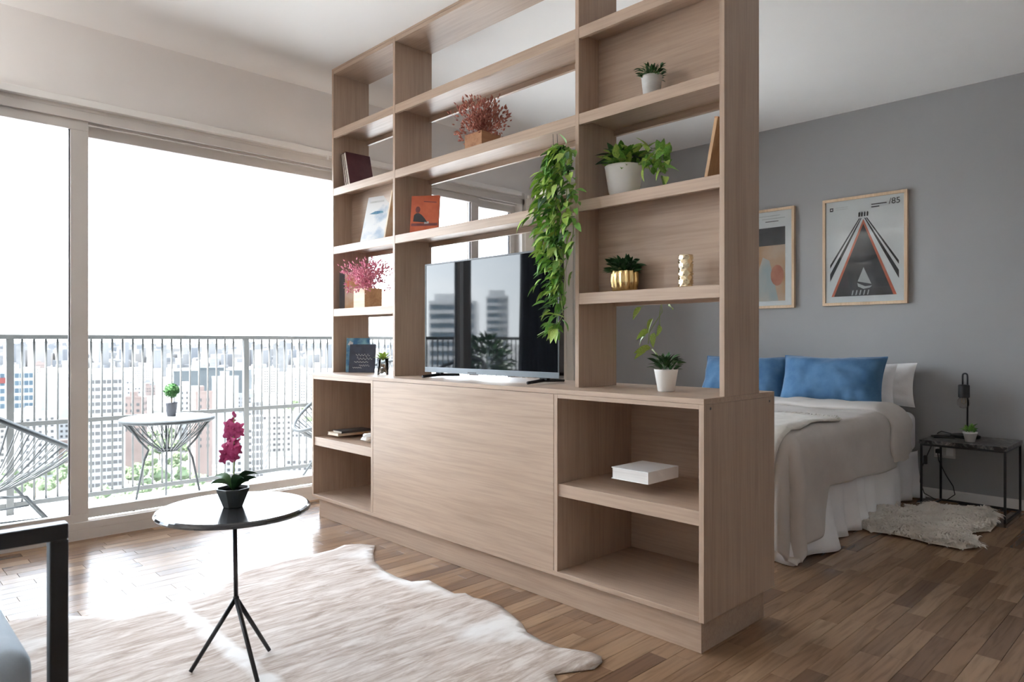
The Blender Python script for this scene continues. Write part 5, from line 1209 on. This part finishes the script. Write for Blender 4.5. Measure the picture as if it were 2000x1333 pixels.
# the twin towers that the television mirrors (they stand out of view to the left)
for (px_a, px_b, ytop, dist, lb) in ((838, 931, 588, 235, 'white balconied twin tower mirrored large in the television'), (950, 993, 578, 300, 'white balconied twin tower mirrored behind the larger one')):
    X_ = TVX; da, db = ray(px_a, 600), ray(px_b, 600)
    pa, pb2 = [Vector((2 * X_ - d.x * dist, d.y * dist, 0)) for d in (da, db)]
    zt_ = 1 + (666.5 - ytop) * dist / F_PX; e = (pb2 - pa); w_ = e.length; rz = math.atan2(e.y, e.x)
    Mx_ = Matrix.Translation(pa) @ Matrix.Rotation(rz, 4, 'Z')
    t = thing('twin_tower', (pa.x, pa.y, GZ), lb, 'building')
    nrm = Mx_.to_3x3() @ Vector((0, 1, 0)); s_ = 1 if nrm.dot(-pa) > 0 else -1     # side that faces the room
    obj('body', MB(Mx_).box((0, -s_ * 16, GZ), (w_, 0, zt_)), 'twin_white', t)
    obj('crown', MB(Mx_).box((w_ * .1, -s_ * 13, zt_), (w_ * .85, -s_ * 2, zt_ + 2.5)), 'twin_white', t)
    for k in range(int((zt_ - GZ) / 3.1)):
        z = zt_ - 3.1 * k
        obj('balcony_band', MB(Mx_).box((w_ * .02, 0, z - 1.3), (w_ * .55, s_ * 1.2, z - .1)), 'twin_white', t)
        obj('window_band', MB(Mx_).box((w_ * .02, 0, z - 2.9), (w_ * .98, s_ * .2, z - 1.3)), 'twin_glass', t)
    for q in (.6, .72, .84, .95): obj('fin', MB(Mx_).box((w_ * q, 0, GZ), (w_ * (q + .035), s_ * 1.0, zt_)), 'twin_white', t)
# mid-distance blocks: one object each
r = random.Random(40); n = 0; tries = 0
WALLS = {'white': (.18, .18, .178), 'grey': (.115, .115, .115), 'cream': (.17, .16, .145), 'brick red': (.11, .088, .08), 'pale grey': (.15, .152, .155)}
for k, c in WALLS.items(): M['block_' + k] = noisy(pmat(k.replace(' ', '_') + '_block_wall', c, .9, spec=.1), tuple(v * .9 for v in c), tuple(v * 1.1 for v in c), (.1, .1, .1))
while n < 90 and tries < 6000:
    tries += 1
    px_ = r.uniform(-20, 640); depth = 330 * (1 + 2.6 * r.random() ** 1.3)
    ht = r.choice((9, 12, 15, 20, 26, 32)); ytop = 666.5 - (GZ + ht - 1) * F_PX / depth; wpx = r.uniform(12, 24) * F_PX / depth; deep = r.uniform(10, 18)
    if ytop > 860 and 165 < px_ < 420: continue
    if any(a - 4 < px_ < b + 4 and depth < dd and ytop < 800 for a, b, yy, dd in taken[:14]): continue
    c = at_depth(px_, depth) + FW * deep / 2
    if not clear(c.x, c.y, math.hypot(wpx * depth / F_PX, deep) / 2 + 2): continue
    k = r.choice(['white', 'white', 'pale grey', 'pale grey', 'cream', 'grey', 'brick red']); size = 'low' if ht < 14 else ('mid-height' if ht < 24 else 'tall')
    where = 'nearer streets' if depth < 520 else ('middle streets' if depth < 800 else 'farther streets')
    tower('city_block', f'{size} {k} block with small dark windows in the {where} beyond the railing', px_ - wpx / 2, px_ + wpx / 2, ytop, depth, 'block_' + k, 'city_win', style='grid', deep=deep, turn=r.uniform(-.3, .3), group=f'{size} {k} blocks in the {where}', ybot=1040); n += 1
# far city: nobody could count it
mb = MB()
for k in range(5200):
    depth = 1700 + 6500 * r.random() ** 1.3; px_ = r.uniform(-150, 1300); c = at_depth(px_, depth)
    w, d, h = r.uniform(10, 34), r.uniform(10, 30), r.choice((8, 10, 14, 18, 25, 25, 34, 45))
    if r.random() < .03: h = r.uniform(50, 68)
    mb.add(*((lambda q: (q.v, q.f))(MB(Matrix.Translation((c.x, c.y, 0)) @ Matrix.Rotation(r.uniform(-.5, .9), 4, 'Z')).box((-w / 2, -d / 2, GZ), (w / 2, d / 2, GZ + h)))))
obj('distant_city', mb, 'city_far', loc=(0, 900, GZ), label='bright mass of far city buildings fading to the horizon', cat='city', kind='stuff', fixn=False)
# park trees
def crown_mesh(seed):
    rr_ = random.Random(seed); q = MB()
    for k in range(16):
        d = Vector((rr_.gauss(0, 1), rr_.gauss(0, 1), abs(rr_.gauss(0, .8)))).normalized() * 3.2 * rr_.random() ** .5
        b_ = MB().ball(d + Vector((0, 0, 7.5)), rr_.uniform(1.4, 2.3), 9, 6)
        q.add([p + (p - d - Vector((0, 0, 7.5))) * .5 * noise.noise(p * 1.1) for p in b_.v], b_.f)
    return q
protos = [crown_mesh(s) for s in (1, 2, 3)]; tm = []
for q in protos:
    a = bpy.data.meshes.new('crown'); a.from_pydata([tuple(p) for p in q.v], [], q.f); a.materials.append(M['tree']); tm.append(a)
tk = MB().tube([(0, 0, 0), (.1, 0, 7)], [.35, .2], 7); trunk = bpy.data.meshes.new('trunk'); trunk.from_pydata([tuple(p) for p in tk.v], [], tk.f); trunk.materials.append(M['bark'])
PARK = [((172, 402), (862, 1012), 80, 'leafy light green tree in the park under the balcony table', 'trees in the park under the balcony table'),
        ((55, 150), (812, 850), 9, 'leafy green tree on the street behind the left string chair', 'street trees behind the left chair'),
        ((550, 612), (800, 850), 8, 'leafy green tree on the street beside the cabinet end', 'street trees beside the cabinet'),
        ((0, 140), (900, 985), 12, 'leafy green tree below the railing under the left string chair', 'trees below the left chair')]
nt_ = 0
for (xa, xb), (ya, yb), cnt, lb, gr in PARK:
    k = tr_ = 0
    while k < cnt and tr_ < 900:
        tr_ += 1; p = onz(r.uniform(xa, xb), r.uniform(ya, yb), GZ); s = r.uniform(.62, .9)
        if not clear(p.x, p.y, 4.5 * s): continue
        FOOT.append((p.x, p.y, 4.5 * s)); k += 1; nt_ += 1
        o = thing('park_tree', p, lb, 'tree', gr)
        for nm, me in (('crown', tm[nt_ % 3]), ('trunk', trunk)):
            c = bpy.data.objects.new(nm, me); C.objects.link(c); c.parent = o
        o.scale = (s, s, s); o.rotation_euler.z = r.uniform(0, 6)
print('done', len(bpy.data.objects))
